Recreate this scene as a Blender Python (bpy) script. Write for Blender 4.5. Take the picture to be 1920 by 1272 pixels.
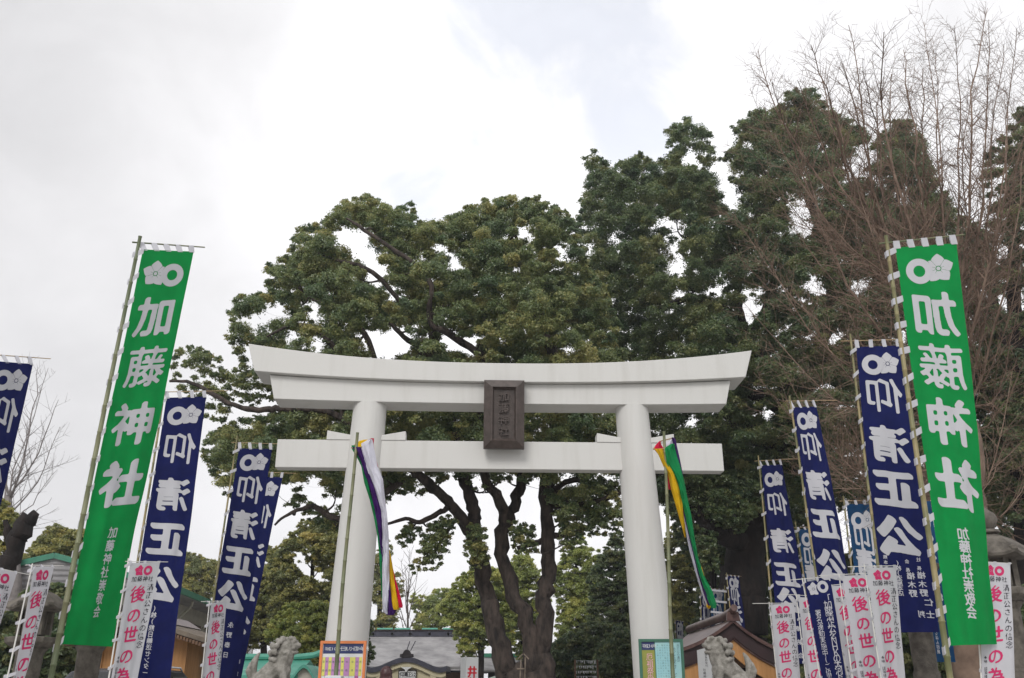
import bpy, bmesh, math, random
import numpy as np
from mathutils import Vector
for o in list(bpy.data.objects): bpy.data.objects.remove(o)
scene = bpy.context.scene
COL = scene.collection
rnd = random.Random(7)
R = math.radians

# ------------------------------------------------------------------ camera
F = 1711.0                      # focal length in photograph pixels (1920 wide)
PITCH = math.atan(.388)
CP, SP = math.cos(PITCH), math.sin(PITCH)
CAMH = 1.3
cam = bpy.data.cameras.new('camera'); camo = bpy.data.objects.new('camera', cam); COL.objects.link(camo)
cam.sensor_width = 36.0; cam.lens = 36.0 * F / 1920; cam.clip_end = 3000; cam.clip_start = .05
camo.location = (0, 0, CAMH); camo.rotation_euler = (math.pi / 2 + PITCH, 0, 0)
scene.camera = camo

# ------------------------------------------------------------------ sky, sun, exposure
SUN_EL, SUN_AZ = R(40), R(197)          # azimuth clockwise from +Y: behind the camera, to the left
w = bpy.data.worlds.new('World'); scene.world = w; w.use_nodes = True
nt = w.node_tree; nt.nodes.clear()
def N(tree, typ, **kw):
    n = tree.nodes.new(typ)
    for k, v in kw.items():
        if k in n.inputs.keys(): n.inputs[k].default_value = v
        else: setattr(n, k, v)
    return n
out = N(nt, 'ShaderNodeOutputWorld'); sky = N(nt, 'ShaderNodeTexSky', sky_type='NISHITA', sun_disc=False)
sky.sun_elevation = SUN_EL; sky.sun_rotation = SUN_AZ; sky.air_density = 1.0; sky.dust_density = .6
bsky = N(nt, 'ShaderNodeBackground'); bsky.inputs['Strength'].default_value = .15
nt.links.new(sky.outputs[0], bsky.inputs['Color'])
tc = N(nt, 'ShaderNodeTexCoord')
n1 = N(nt, 'ShaderNodeTexNoise', Scale=6.5, Detail=9.0, Roughness=.55); n1.inputs['Distortion'].default_value = .35
n2 = N(nt, 'ShaderNodeTexNoise', Scale=1.3, Detail=4.0, Roughness=.5)
for n in (n1, n2): nt.links.new(tc.outputs['Generated'], n.inputs['Vector'])
def dirpatch(px, py, width, edge):      # a smooth patch of sky round one direction of the world
    a = (px - 960) / F; b = (636 - py) / F
    d = Vector((a, CP - b * SP, SP + b * CP)).normalized()
    dp = N(nt, 'ShaderNodeVectorMath', operation='DOT_PRODUCT'); dp.inputs[1].default_value = d
    nt.links.new(tc.outputs['Generated'], dp.inputs[0])
    m = N(nt, 'ShaderNodeMapRange', interpolation_type='SMOOTHSTEP')
    m.inputs['From Min'].default_value = math.cos(width + edge); m.inputs['From Max'].default_value = math.cos(width)
    nt.links.new(dp.outputs['Value'], m.inputs['Value'])
    return m.outputs['Result']
def mth(op, a, b):
    m = N(nt, 'ShaderNodeMath', operation=op)
    for i, x in enumerate((a, b)):
        if hasattr(x, 'is_linked'): nt.links.new(x, m.inputs[i])
        else: m.inputs[i].default_value = x
    return m.outputs[0]
blue = mth('MAXIMUM', dirpatch(1120, 80, R(0.3), R(11)), mth('MULTIPLY', dirpatch(870, 350, R(.2), R(9)), .75))
blue = mth('MAXIMUM', blue, mth('MULTIPLY', dirpatch(1020, 190, R(.2), R(8)), .7))
blue = mth('ADD', blue, mth('MULTIPLY', mth('SUBTRACT', n1.outputs['Fac'], .5), 4.2))
bm = N(nt, 'ShaderNodeMapRange', interpolation_type='SMOOTHSTEP'); bm.inputs['From Min'].default_value = .30; bm.inputs['From Max'].default_value = 1.15; bm.inputs['To Max'].default_value = .32
pw = mth('MAXIMUM', dirpatch(1060, 130, R(3), R(14)), dirpatch(870, 350, R(1), R(9)))
nt.links.new(mth('MULTIPLY', blue, pw), bm.inputs['Value'])
# cloud brightness: broad noise, darker bank to the left
sep = N(nt, 'ShaderNodeSeparateXYZ'); nt.links.new(tc.outputs['Generated'], sep.inputs[0])
lf = N(nt, 'ShaderNodeMapRange', interpolation_type='SMOOTHSTEP'); lf.inputs['From Min'].default_value = -.5; lf.inputs['From Max'].default_value = -.02
lf.inputs['To Min'].default_value = .80; lf.inputs['To Max'].default_value = 1.0
nt.links.new(sep.outputs['X'], lf.inputs['Value'])
cb = N(nt, 'ShaderNodeMapRange'); cb.inputs['From Min'].default_value = .3; cb.inputs['From Max'].default_value = .72; cb.inputs['To Min'].default_value = .80; cb.inputs['To Max'].default_value = .96
nt.links.new(n2.outputs['Fac'], cb.inputs['Value'])
cb2 = N(nt, 'ShaderNodeMapRange'); cb2.inputs['From Min'].default_value = .3; cb2.inputs['From Max'].default_value = .7; cb2.inputs['To Min'].default_value = .90; cb2.inputs['To Max'].default_value = 1.08
nt.links.new(n1.outputs['Fac'], cb2.inputs['Value'])
glow = mth('ADD', 1.0, mth('MULTIPLY', dirpatch(900, 200, R(4), R(22)), .10))
cs = mth('MULTIPLY', mth('MULTIPLY', mth('MULTIPLY', cb.outputs[0], cb2.outputs[0]), lf.outputs[0]), glow)
bcl = N(nt, 'ShaderNodeBackground'); bcl.inputs['Color'].default_value = (.985, .98, 1.0, 1)
nt.links.new(cs, bcl.inputs['Strength'])
mix = N(nt, 'ShaderNodeMixShader'); nt.links.new(bm.outputs[0], mix.inputs[0]); nt.links.new(bcl.outputs[0], mix.inputs[1]); nt.links.new(bsky.outputs[0], mix.inputs[2])
nt.links.new(mix.outputs[0], out.inputs[0])

sl = bpy.data.lights.new('sun', 'SUN'); sl.energy = 1.5; sl.angle = R(24); sl.color = (1, .975, .94)
so = bpy.data.objects.new('sun', sl); COL.objects.link(so)
sd = Vector((math.sin(SUN_AZ) * math.cos(SUN_EL), math.cos(SUN_AZ) * math.cos(SUN_EL), math.sin(SUN_EL)))
so.rotation_euler = (-sd).to_track_quat('-Z', 'Y').to_euler(); so.location = sd * 60
vs = scene.view_settings; vs.view_transform = 'Standard'; vs.look = 'None'; vs.gamma = 1; vs.use_curve_mapping = False
vs.exposure = 0.28
scene.cycles.diffuse_bounces = 7; scene.cycles.transmission_bounces = 8; scene.cycles.max_bounces = 12

# ------------------------------------------------------------------ helpers
def ray(px, py):
    a = (px - 960) / F; b = (636 - py) / F
    return a, CP - b * SP, SP + b * CP
def at(px, py, Y):              # the point of the place seen at a photograph pixel, Y metres ahead
    a, y, z = ray(px, py); k = Y / y
    return Vector((a * k, Y, CAMH + z * k))
def ppm(p):                     # photograph pixels per metre at a point
    p = Vector(p); return F / (p.y * CP + (p.z - CAMH) * SP)
ORG = {}
def org(o): return ORG.get(o.name, Vector()) if o else Vector()
def tag(o, label=None, cat=None, group=None, kind=None):
    if label: o['label'] = label
    if cat: o['category'] = cat
    if group: o['group'] = group
    if kind: o['kind'] = kind
    return o
def thing(name, label, cat, loc, group=None):
    o = bpy.data.objects.new(name, None); COL.objects.link(o); o.empty_display_size = .2
    o.location = loc; ORG[o.name] = Vector(loc)
    return tag(o, label, cat, group)
def link(name, me, parent=None, loc=None):
    o = bpy.data.objects.new(name, me); COL.objects.link(o)
    if parent: o.parent = parent; ORG[o.name] = org(parent)
    elif loc is not None: o.location = loc; ORG[o.name] = Vector(loc)
    return o
class MB:
    def __init__(s): s.v = []; s.f = []; s.m = []
    def add(s, vs, fs, m=0):
        b = len(s.v); s.v += [tuple(x) for x in vs]
        s.f += [tuple(i + b for i in f) for f in fs]; s.m += [m] * len(fs)
    def box(s, c, d, m=0, rz=0, bev=0):
        x, y, z = d[0] / 2, d[1] / 2, d[2] / 2
        vs = [(-x, -y, -z), (x, -y, -z), (x, y, -z), (-x, y, -z), (-x, -y, z), (x, -y, z), (x, y, z), (-x, y, z)]
        ca, sa = math.cos(rz), math.sin(rz)
        s.add([(c[0] + a * ca - b * sa, c[1] + a * sa + b * ca, c[2] + q) for a, b, q in vs],
              [(0, 3, 2, 1), (4, 5, 6, 7), (0, 1, 5, 4), (1, 2, 6, 5), (2, 3, 7, 6), (3, 0, 4, 7)], m)
    def beam(s, p, q, wd, ht, m=0):
        p, q = Vector(p), Vector(q); t = (q - p).normalized()
        u = t.cross(Vector((0, 0, 1))); u = Vector((1, 0, 0)) if u.length < 1e-4 else u.normalized()
        n = u.cross(t); vs = []
        for c in (p, q):
            for a, b in ((-1, -1), (1, -1), (1, 1), (-1, 1)): vs.append(c + u * a * wd / 2 + n * b * ht / 2)
        s.add(vs, [(3, 2, 1, 0), (4, 5, 6, 7), (0, 1, 5, 4), (1, 2, 6, 5), (2, 3, 7, 6), (3, 0, 4, 7)], m)
    def prism(s, poly, ext, m=0):   # closed polygon (3D points) extruded by a vector
        n = len(poly); ext = Vector(ext); a = [Vector(p) for p in poly]
        vs = a + [p + ext for p in a]
        fs = [tuple(range(n))[::-1], tuple(range(n, 2 * n))] + [(i, (i + 1) % n, n + (i + 1) % n, n + i) for i in range(n)]
        s.add(vs, fs, m)
    def tube(s, pts, rad, n=8, m=0, cap=True):
        pts = [Vector(p) for p in pts]; k = len(pts)
        if not hasattr(rad, '__len__'): rad = [rad] * k
        t = (pts[1] - pts[0]).normalized(); u = t.orthogonal().normalized(); vs = []
        for i in range(k):
            t = (pts[min(i + 1, k - 1)] - pts[max(i - 1, 0)])
            if t.length < 1e-9: t = Vector((0, 0, 1))
            t.normalize(); u = (u - t * u.dot(t)); u = t.orthogonal() if u.length < 1e-5 else u; u.normalize(); b = t.cross(u)
            for j in range(n):
                a = 2 * math.pi * j / n; vs.append(pts[i] + (u * math.cos(a) + b * math.sin(a)) * rad[i])
        fs = [(i * n + j, i * n + (j + 1) % n, (i + 1) * n + (j + 1) % n, (i + 1) * n + j) for i in range(k - 1) for j in range(n)]
        if cap: fs += [tuple(range(n))[::-1], tuple(range((k - 1) * n, k * n))]
        s.add(vs, fs, m)
    def lathe(s, c, prof, n=16, m=0, rot=0):   # prof: (radius, z)
        vs = []
        for r, z in prof:
            for j in range(n):
                a = 2 * math.pi * j / n + rot; vs.append((c[0] + r * math.cos(a), c[1] + r * math.sin(a), c[2] + z))
        k = len(prof)
        fs = [(i * n + j, i * n + (j + 1) % n, (i + 1) * n + (j + 1) % n, (i + 1) * n + j) for i in range(k - 1) for j in range(n)]
        fs += [tuple(range(n))[::-1], tuple(range((k - 1) * n, k * n))]
        s.add(vs, fs, m)
    def build(s, name, mats, parent=None, loc=None, smooth=None, bevel=None):
        if not isinstance(mats, (list, tuple)): mats = [mats]
        off = org(parent) if parent else (Vector(loc) if loc is not None else Vector())
        me = bpy.data.meshes.new(name)
        va = np.array(s.v, dtype=np.float64) - np.array(off)
        me.from_pydata(va.tolist(), [], s.f)
        for m in mats: me.materials.append(m)
        if len(mats) > 1: me.polygons.foreach_set('material_index', np.array(s.m, dtype=np.int32))
        if smooth is not None: me.shade_smooth(); me.set_sharp_from_angle(angle=R(smooth))
        me.update()
        o = link(name, me, parent, loc)
        if bevel:
            b = o.modifiers.new('bevel', 'BEVEL'); b.width = bevel; b.segments = 2; b.limit_method = 'ANGLE'; b.angle_limit = R(30)
        return o

# ------------------------------------------------------------------ materials
def mat(name, col, rough=.7, var=.12, scale=6.0, bump=.0, bscale=30.0, col2=None, spec=.5, metal=0, stretch=None, fac=(.35, .65)):
    m = bpy.data.materials.new(name); m.use_nodes = True; t = m.node_tree; p = t.nodes['Principled BSDF']
    p.inputs['Roughness'].default_value = rough; p.inputs['Metallic'].default_value = metal; p.inputs['Specular IOR Level'].default_value = spec
    tcn = N(t, 'ShaderNodeTexCoord'); src = tcn.outputs['Object']
    if stretch:
        mp = N(t, 'ShaderNodeMapping'); mp.inputs['Scale'].default_value = stretch; t.links.new(src, mp.inputs['Vector']); src = mp.outputs[0]
    nz = N(t, 'ShaderNodeTexNoise', Scale=scale, Detail=6.0, Roughness=.6); t.links.new(src, nz.inputs['Vector'])
    if col2 is None:
        a = tuple(max(0, c * (1 - var)) for c in col); b = tuple(min(1, c * (1 + var)) for c in col)
    else: a, b = col, col2
    rp = N(t, 'ShaderNodeValToRGB'); rp.color_ramp.elements[0].position = fac[0]; rp.color_ramp.elements[1].position = fac[1]
    rp.color_ramp.elements[0].color = (*a, 1); rp.color_ramp.elements[1].color = (*b, 1)
    t.links.new(nz.outputs['Fac'], rp.inputs[0]); t.links.new(rp.outputs[0], p.inputs['Base Color'])
    if bump:
        nb = N(t, 'ShaderNodeTexNoise', Scale=bscale, Detail=5.0); t.links.new(src, nb.inputs['Vector'])
        bp = N(t, 'ShaderNodeBump'); bp.inputs['Strength'].default_value = bump; bp.inputs['Distance'].default_value = .09 if 'bark' in name else .02
        t.links.new(nb.outputs['Fac'], bp.inputs['Height']); t.links.new(bp.outputs[0], p.inputs['Normal'])
    return m
def cloth_mat(name, col, trans=.22, var=.08):
    m = mat(name, col, .85, var, 3.0, .12, 160.0, spec=.15)
    t = m.node_tree; p = t.nodes['Principled BSDF']; o = t.nodes['Material Output']
    tr = N(t, 'ShaderNodeBsdfTranslucent'); t.links.new(p.inputs['Base Color'].links[0].from_socket, tr.inputs['Color'])
    mx = N(t, 'ShaderNodeMixShader'); mx.inputs[0].default_value = trans
    t.links.new(p.outputs[0], mx.inputs[1]); t.links.new(tr.outputs[0], mx.inputs[2]); t.links.new(mx.outputs[0], o.inputs[0])
    return m
def leaf_mat(name, dark, lite, warm):
    m = bpy.data.materials.new(name); m.use_nodes = True; t = m.node_tree; p = t.nodes['Principled BSDF']; o = t.nodes['Material Output']
    at_ = N(t, 'ShaderNodeAttribute'); at_.attribute_name = 'tint'
    rp = N(t, 'ShaderNodeValToRGB'); e = rp.color_ramp.elements
    e[0].position = .1; e[0].color = (*dark, 1); e[1].position = .9; e[1].color = (*warm, 1); k = e.new(.55); k.color = (*lite, 1)
    t.links.new(at_.outputs['Fac'], rp.inputs[0]); t.links.new(rp.outputs[0], p.inputs['Base Color'])
    p.inputs['Roughness'].default_value = .42; p.inputs['Specular IOR Level'].default_value = .8
    tr = N(t, 'ShaderNodeBsdfTranslucent'); t.links.new(rp.outputs[0], tr.inputs['Color'])
    mx = N(t, 'ShaderNodeMixShader'); mx.inputs[0].default_value = .5
    t.links.new(p.outputs[0], mx.inputs[1]); t.links.new(tr.outputs[0], mx.inputs[2]); t.links.new(mx.outputs[0], o.inputs[0])
    return m
M = {}
M['white_paint'] = mat('white_painted_concrete', (.51, .503, .478), .75, .035, 1.1, .16, 55.0, col2=(.56, .555, .535), stretch=(4, 4, .35), fac=(.26, .50))
M['stone'] = mat('weathered_granite', (.060, .052, .043), .9, .3, 5.0, .6, 40.0, col2=(.16, .142, .12))
M['pale_stone'] = mat('pale_granite', (.20, .19, .165), .92, .2, 9.0, .8, 50.0, col2=(.40, .38, .345))
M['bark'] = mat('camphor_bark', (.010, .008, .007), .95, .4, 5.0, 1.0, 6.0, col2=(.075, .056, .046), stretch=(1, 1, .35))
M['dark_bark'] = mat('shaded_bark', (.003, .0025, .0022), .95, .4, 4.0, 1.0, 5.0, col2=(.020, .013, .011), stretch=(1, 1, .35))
M['twig'] = mat('bare_twig', (.105, .068, .048), .9, .3, 2.0, col2=(.215, .148, .108))
M['bamboo'] = mat('bamboo', (.13, .135, .055), .5, .3, .8, col2=(.33, .25, .12), fac=(.45, .62))
M['green_bamboo'] = mat('green_bamboo', (.10, .125, .06), .5, .3, .9, col2=(.20, .19, .10), fac=(.4, .66))
M['stick'] = mat('thin_bamboo_stick', (.34, .24, .13), .6, .2, 3.0)
M['plastic'] = mat('white_plastic_pole', (.62, .61, .58), .4, .05)
M['cloth_green'] = cloth_mat('green_cotton', (.004, .25, .055), .25)
M['cloth_blue'] = cloth_mat('navy_cotton', (.007, .011, .078), .18, .14)
M['cloth_teal'] = cloth_mat('faded_teal_cotton', (.010, .055, .14), .2, .2)
M['cloth_white'] = cloth_mat('white_polyester', (.58, .58, .615), .3, .03)
M['print_white'] = cloth_mat('white_print', (.58, .58, .615), .2, .03)
M['print_pink'] = cloth_mat('pink_print', (.62, .045, .16), .2, .05)
M['print_black'] = cloth_mat('black_print', (.03, .03, .04), .1, .05)
M['band_white'] = cloth_mat('white_cotton_band', (.58, .58, .615), .25, .04)
for k, c in dict(yellow=(.72, .45, .015), red=(.62, .015, .06), purple=(.055, .014, .13), green=(.01, .24, .075), white=(.66, .66, .74)).items():
    M['st_' + k] = cloth_mat('streamer_' + k, c, .3, .05)
M['bronze'] = mat('dark_bronze', (.040, .029, .024), .5, .22, 9.0, .3, 40.0, metal=.0, col2=(.070, .052, .045), spec=.5)
M['wood'] = mat('orange_wood', (.33, .155, .045), .6, .2, 2.0, .2, 20.0, col2=(.44, .22, .075), stretch=(6, 6, .8))
M['brown_wood'] = mat('brown_wood', (.12, .065, .035), .7, .3, 3.0, .2, 20.0, stretch=(5, 5, .8))
M['old_wood'] = mat('weathered_wood', (.16, .13, .10), .9, .3, 4.0, .3, 25.0)
M['copper'] = mat('maroon_copper_roof', (.042, .013, .014), .42, .4, 2.5, .25, 9.0, col2=(.13, .075, .062))
M['copper_edge'] = mat('maroon_roof_edge', (.022, .007, .008), .55, .25, 3.0)
M['verdigris'] = mat('verdigris_copper', (.055, .26, .19), .6, .15, 2.0, .1, 12.0, col2=(.09, .36, .27))
M['green_trim'] = mat('green_roof_trim', (.035, .19, .12), .5, .15, 3.0)
M['cream_wall'] = mat('cream_plaster', (.44, .42, .36), .85, .08, 2.0, .1, 30.0)
M['dark_glass'] = mat('dark_window', (.02, .022, .022), .12, .1)
M['grey_roof'] = mat('grey_shingle_roof', (.20, .195, .20), .8, .18, 1.2, .3, 25.0, col2=(.33, .32, .325))
_t = M['grey_roof'].node_tree; _w = N(_t, 'ShaderNodeTexWave', Scale=1.6, Distortion=1.2, Detail=3.0); _w.bands_direction = 'Z'; _c = N(_t, 'ShaderNodeTexCoord'); _t.links.new(_c.outputs['Object'], _w.inputs['Vector'])
_b = N(_t, 'ShaderNodeBump'); _b.inputs['Strength'].default_value = .6; _b.inputs['Distance'].default_value = .08; _t.links.new(_w.outputs['Fac'], _b.inputs['Height']); _t.links.new(_b.outputs[0], _t.nodes['Principled BSDF'].inputs['Normal'])
M['slate'] = mat('blue_grey_ridge', (.035, .036, .055), .5, .3, 3.0)
M['cream'] = mat('cream_paint', (.50, .45, .30), .7, .06)
M['dark'] = mat('dark_interior_wood', (.014, .010, .012), .8, .3)
M['board_white'] = mat('white_board', (.62, .63, .63), .5, .03)
M['ink'] = mat('black_ink', (.02, .02, .025), .6, .05)
M['red_ink'] = mat('red_ink', (.58, .012, .03), .5, .05)
M['orange'] = mat('orange_frame', (.62, .19, .06), .5, .08)
M['navy'] = mat('navy_panel', (.018, .028, .11), .5, .08)
M['pale_yellow'] = mat('yellow_panel', (.62, .60, .14), .6, .05)
M['mauve'] = mat('mauve_panel', (.46, .22, .45), .6, .05)
M['magenta'] = mat('magenta_panel', (.42, .10, .28), .6, .05)
M['frame_green'] = mat('green_frame', (.035, .13, .085), .5, .1)
M['olive'] = mat('olive_panel', (.24, .25, .045), .6, .06)
M['pink'] = mat('pink_lettering', (.66, .34, .42), .6, .04)
M['aqua'] = mat('aqua_panel', (.25, .50, .56), .5, .05, .8, col2=(.42, .62, .55))
M['aqua_ink'] = mat('grey_text', (.10, .16, .17), .6, .05)
M['car_paint'] = mat('dark_car_paint', (.02, .022, .03), .25, .1, spec=.7)
M['silver'] = mat('silver_trim', (.55, .57, .60), .25, .05, metal=.6)
M['tyre'] = mat('tyre_rubber', (.02, .02, .02), .85, .2)
M['hair'] = mat('reddish_brown_hair', (.045, .014, .016), .45, .3, 30.0, stretch=(1, 1, .15))
M['skin'] = mat('skin', (.50, .31, .23), .55, .05)
M['coat'] = mat('dark_coat', (.035, .03, .04), .85, .2, 20.0, .2, 80.0)
M['tent'] = mat('pale_tent_fabric', (.52, .62, .53), .7, .05)
M['gravel'] = mat('gravel', (.30, .29, .27), .95, .3, 3.0, .5, 60.0, col2=(.46, .445, .42))
M['paving'] = mat('stone_paving', (.26, .25, .235), .85, .15, 2.0, .3, 30.0)

# ------------------------------------------------------------------ lettering: glyphs thickened with a slanted brush nib
_fc = bpy.data.curves.new('glyph', 'FONT'); _fo = bpy.data.objects.new('glyph', _fc); COL.objects.link(_fo)
_fc.resolution_u = 3
def raster(ch, res, lo=-.72, hi=.72):
    _fc.body = ch; dg = bpy.context.evaluated_depsgraph_get(); dg.update()
    me = bpy.data.meshes.new_from_object(_fo.evaluated_get(dg))
    n = len(me.vertices); a = np.zeros(n * 3, dtype=np.float32); me.vertices.foreach_get('co', a); a = a.reshape(-1, 3)[:, :2].astype(float)
    me.calc_loop_triangles(); k = len(me.loop_triangles); tri = np.zeros(k * 3, dtype=np.int32); me.loop_triangles.foreach_get('vertices', tri); tri = tri.reshape(-1, 3)
    bpy.data.meshes.remove(me)
    if ord(ch) > 0x2000: c = np.array([.5, .38])
    else: c = (a.max(0) + a.min(0)) / 2
    a = a - c
    SS = 3; n = res * SS; g = np.zeros((n, n), dtype=bool); st = (hi - lo) / n
    for T in tri:
        p = a[T]; i0 = np.clip(((p.min(0) - lo) / st).astype(int) - 1, 0, n); i1 = np.clip(((p.max(0) - lo) / st).astype(int) + 2, 0, n)
        if (i1 <= i0).any(): continue
        X, Y = np.meshgrid(lo + (np.arange(i0[0], i1[0]) + .5) * st, lo + (np.arange(i0[1], i1[1]) + .5) * st)
        def e(u, v): return (v[0] - u[0]) * (Y - u[1]) - (v[1] - u[1]) * (X - u[0])
        A, B, C_ = e(p[0], p[1]), e(p[1], p[2]), e(p[2], p[0])
        g[i0[1]:i1[1], i0[0]:i1[0]] |= ((A >= 0) & (B >= 0) & (C_ >= 0)) | ((A <= 0) & (B <= 0) & (C_ <= 0))
    return g, st, SS
def contour(f, lo, hi, level=.5):   # filled marching squares of field f[y,x] -> (verts, faces)
    n = f.shape[0]; st = (hi - lo) / n; V = []; idx = {}; FC = []
    def vid(key, x, y):
        if key not in idx: idx[key] = len(V); V.append((lo + (x + .5) * st, lo + (y + .5) * st))
        return idx[key]
    ins = f > level
    cell = ins[:-1, :-1] | ins[1:, :-1] | ins[:-1, 1:] | ins[1:, 1:]
    for y, x in zip(*np.nonzero(cell)):
        cs = [(x, y), (x + 1, y), (x + 1, y + 1), (x, y + 1)]; poly = []
        for k in range(4):
            a, b = cs[k], cs[(k + 1) % 4]; fa, fb = f[a[1], a[0]], f[b[1], b[0]]; ia, ib = fa > level, fb > level
            if ia: poly.append(vid(a, *a))
            if ia != ib:
                t = (level - fa) / (fb - fa); key = (min(a, b), max(a, b))
                poly.append(vid(key, a[0] + (b[0] - a[0]) * t, a[1] + (b[1] - a[1]) * t))
        if len(poly) > 2: FC.append(tuple(poly))
    return np.array(V), FC
def blur(g, k):
    for ax in (0, 1):
        s = np.zeros_like(g)
        for d in range(-k, k + 1): s += np.roll(g, d, ax)
        g = s / (2 * k + 1)
    return g
_gc = {}
def glyph(ch, res=60, nib=(.050, .020, 35), slant=.10):
    key = (ch, res, nib, slant)
    if key in _gc: return _gc[key]
    g, st, SS = raster(ch, res)
    dens = g.sum() * st * st; kk = min(1.15, max(.42, 1.15 - (dens - .20) / .22)) if nib[0] > .04 else 1.0; nib = (nib[0] * kk, nib[1] * kk, nib[2])
    nib = (nib[0] * {'仰': .14, '清': .85, '藤': .9, '加': .85, '神': .85}.get(ch, 1), *nib[1:]) if nib[0] > .03 else nib
    a, b, ang = nib; ca, sa = math.cos(R(ang)), math.sin(R(ang)); d = np.zeros_like(g); k = int(a / st) + 1
    for dy in range(-k, k + 1):
        for dx in range(-k, k + 1):
            u = (dx * ca + dy * sa) * st; v = (-dx * sa + dy * ca) * st
            if (u / max(a, 1e-6)) ** 2 + (v / max(b, 1e-6)) ** 2 <= 1 or (dx == 0 and dy == 0): d |= np.roll(np.roll(g, dy, 0), dx, 1)
    f = blur(d.astype(float), 2); n = res
    f = f.reshape(n, SS, n, SS).mean(axis=(1, 3))
    V, FC = contour(f, -.72, .72)
    if len(V): V = V.copy(); V[:, 1] += slant * V[:, 0]
    _gc[key] = (V, FC); return _gc[key]
def emblem(kind, res=72):       # ring, and the five-petalled bellflower behind it
    key = 'emblem' + kind
    if key in _gc: return _gc[key]
    lo, hi = -.62, .62; n = res * 3; st = (hi - lo) / n
    X, Y = np.meshgrid(lo + (np.arange(n) + .5) * st, lo + (np.arange(n) + .5) * st)
    if kind == 'ring':
        r = np.hypot(X, Y); g = (r < .5) & (r > .225)
    else:
        r = np.hypot(X, Y) + 1e-9; th = np.arctan2(Y, X) - math.pi / 2
        a = np.abs((th + math.pi / 5) % (2 * math.pi / 5) - math.pi / 5)
        edge = .56 * math.cos(math.pi / 5) / np.cos(math.pi / 5 - a) * (1 - .13 * (a / .628) ** 3)
        g = r < edge
        gap = r * np.sin(math.pi / 5 - a)
        g &= ~((gap < .008) & (r > .10))
        g &= ~((np.abs(r - .085) < .012)); g &= ~((a * r < .008) & (r > .09) & (r < .22))
        if kind == 'flower_left': g &= np.hypot(X - .78, Y + .01) > .53       # the ring stands to its right
        else: g &= np.hypot(X + .78, Y + .01) > .53
    f = blur(g.astype(float), 1).reshape(res, 3, res, 3).mean(axis=(1, 3))
    _gc[key] = contour(f, lo, hi); return _gc[key]
def flat_text(mb, txt, o, ux, uy, size, m, step=None, vertical=False, res=26, nib=(.012, .012, 0), slant=0, lift=None):
    """characters on a flat panel: o = centre of the first one, ux/uy unit vectors of the panel"""
    o, ux, uy = Vector(o), Vector(ux), Vector(uy); step = step or size
    for i, ch in enumerate(txt):
        if ch == ' ': continue
        V, FC = glyph(ch, res, nib, slant); c = o + ((-uy) if vertical else ux) * step * i
        mb.add([c + ux * (x * size) + uy * (y * size) for x, y in V], FC, m)

# ------------------------------------------------------------------ ground
gm = MB(); gm.add([(-500, -200, 0), (500, -200, 0), (500, 900, 0), (-500, 900, 0)], [(0, 1, 2, 3)]); tag(gm.build('ground', M['gravel']), kind='structure')
pm = MB()
for i in range(28):
    for j in range(4): pm.box((-2.25 + j * 1.5 + .2, 2 + i * 2.0, .012), (1.485, 1.985, .05))
tag(pm.build('path', M['paving']), kind='structure')

# ------------------------------------------------------------------ torii gate
YAW = R(2.2); TO = Vector((at(940, 900, 17.6).x, 17.6, 0)); EX = Vector((math.cos(YAW), math.sin(YAW), 0)); EY = Vector((-math.sin(YAW), math.cos(YAW), 0))
def tl(x, y, z): return TO + EX * x + EY * y + Vector((0, 0, z))
torii = thing('torii_gate', 'tall white torii gate with upswept top lintel and round pillars', 'torii gate', TO)
def curvebar(mb, xs, top, bot, endslant, hf, hb):
    vs = []; n = len(xs)
    for i, x in enumerate(xs):
        t = abs(x) / xs[-1]
        zt, zb = top(t), bot(t); xb = x * endslant
        for (xx, yy, zz) in ((x, -hf, zt), (x, hb, zt), (xb, hb, zb), (xb, -hf, zb)): vs.append(tl(xx, yy, zz))
    fs = []
    for i in range(n - 1):
        a, b = i * 4, i * 4 + 4
        for k in range(4): fs.append((a + k, a + (k + 1) % 4, b + (k + 1) % 4, b + k))
    fs += [(3, 2, 1, 0), tuple((n - 1) * 4 + k for k in range(4))]; mb.add(vs, fs)
xs = [-5.07 + 10.14 * i / 48 for i in range(49)]
m = MB(); curvebar(m, xs, lambda t: 7.45 + .345 * t ** 2.3, lambda t: 7.055 + .165 * t ** 2.3, .965, .42, .42)
m.build('top_lintel', M['white_paint'], torii, smooth=35, bevel=.012)
xs = [-4.61 + 9.22 * i / 32 for i in range(33)]
m = MB(); curvebar(m, xs, lambda t: 7.052 + .13 * t ** 2.3, lambda t: 6.638 + .05 * t ** 2.3, .973, .30, .30)
m.build('second_lintel', M['white_paint'], torii, smooth=35, bevel=.010)
m = MB(); m.prism([tl(x, -.14, z) for x, z in ((-4.37, 5.36), (4.37, 5.36), (4.37, 5.915), (-4.37, 5.915))], EY * .28); m.build('tie_beam', M['white_paint'], torii, bevel=.010)
for s in (-1, 1):
    prof = [(0, .425), (.12, .42), (2.28, .39), (4.4, .36), (5.6, .343), (6.3, .333), (6.66, .33)]
    m = MB(); pts = [tl(s * (2.885 - .0385 * z), 0, z) for z, r in prof]; m.tube(pts, [r for z, r in prof], 40); m.build('pillar', M['white_paint'], torii, smooth=40)
    m = MB(); m.lathe(tl(s * 2.885, 0, 0), [(.56, 0), (.56, .16), (.50, .22), (.44, .22)], 32); m.build('pillar_base', M['pale_stone'], torii, smooth=30)
    for q in (-1, 1):
        c = s * 2.652
        m = MB(); m.prism([tl(x, -.155, z) for x, z in ((c + q * .28, 5.915), (c + q * .77, 5.917), (c + q * .765, 6.10), (c + q * .28, 6.01))][::q], EY * .31)
        m.build('wedge', M['white_paint'], torii, bevel=.006)
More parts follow.
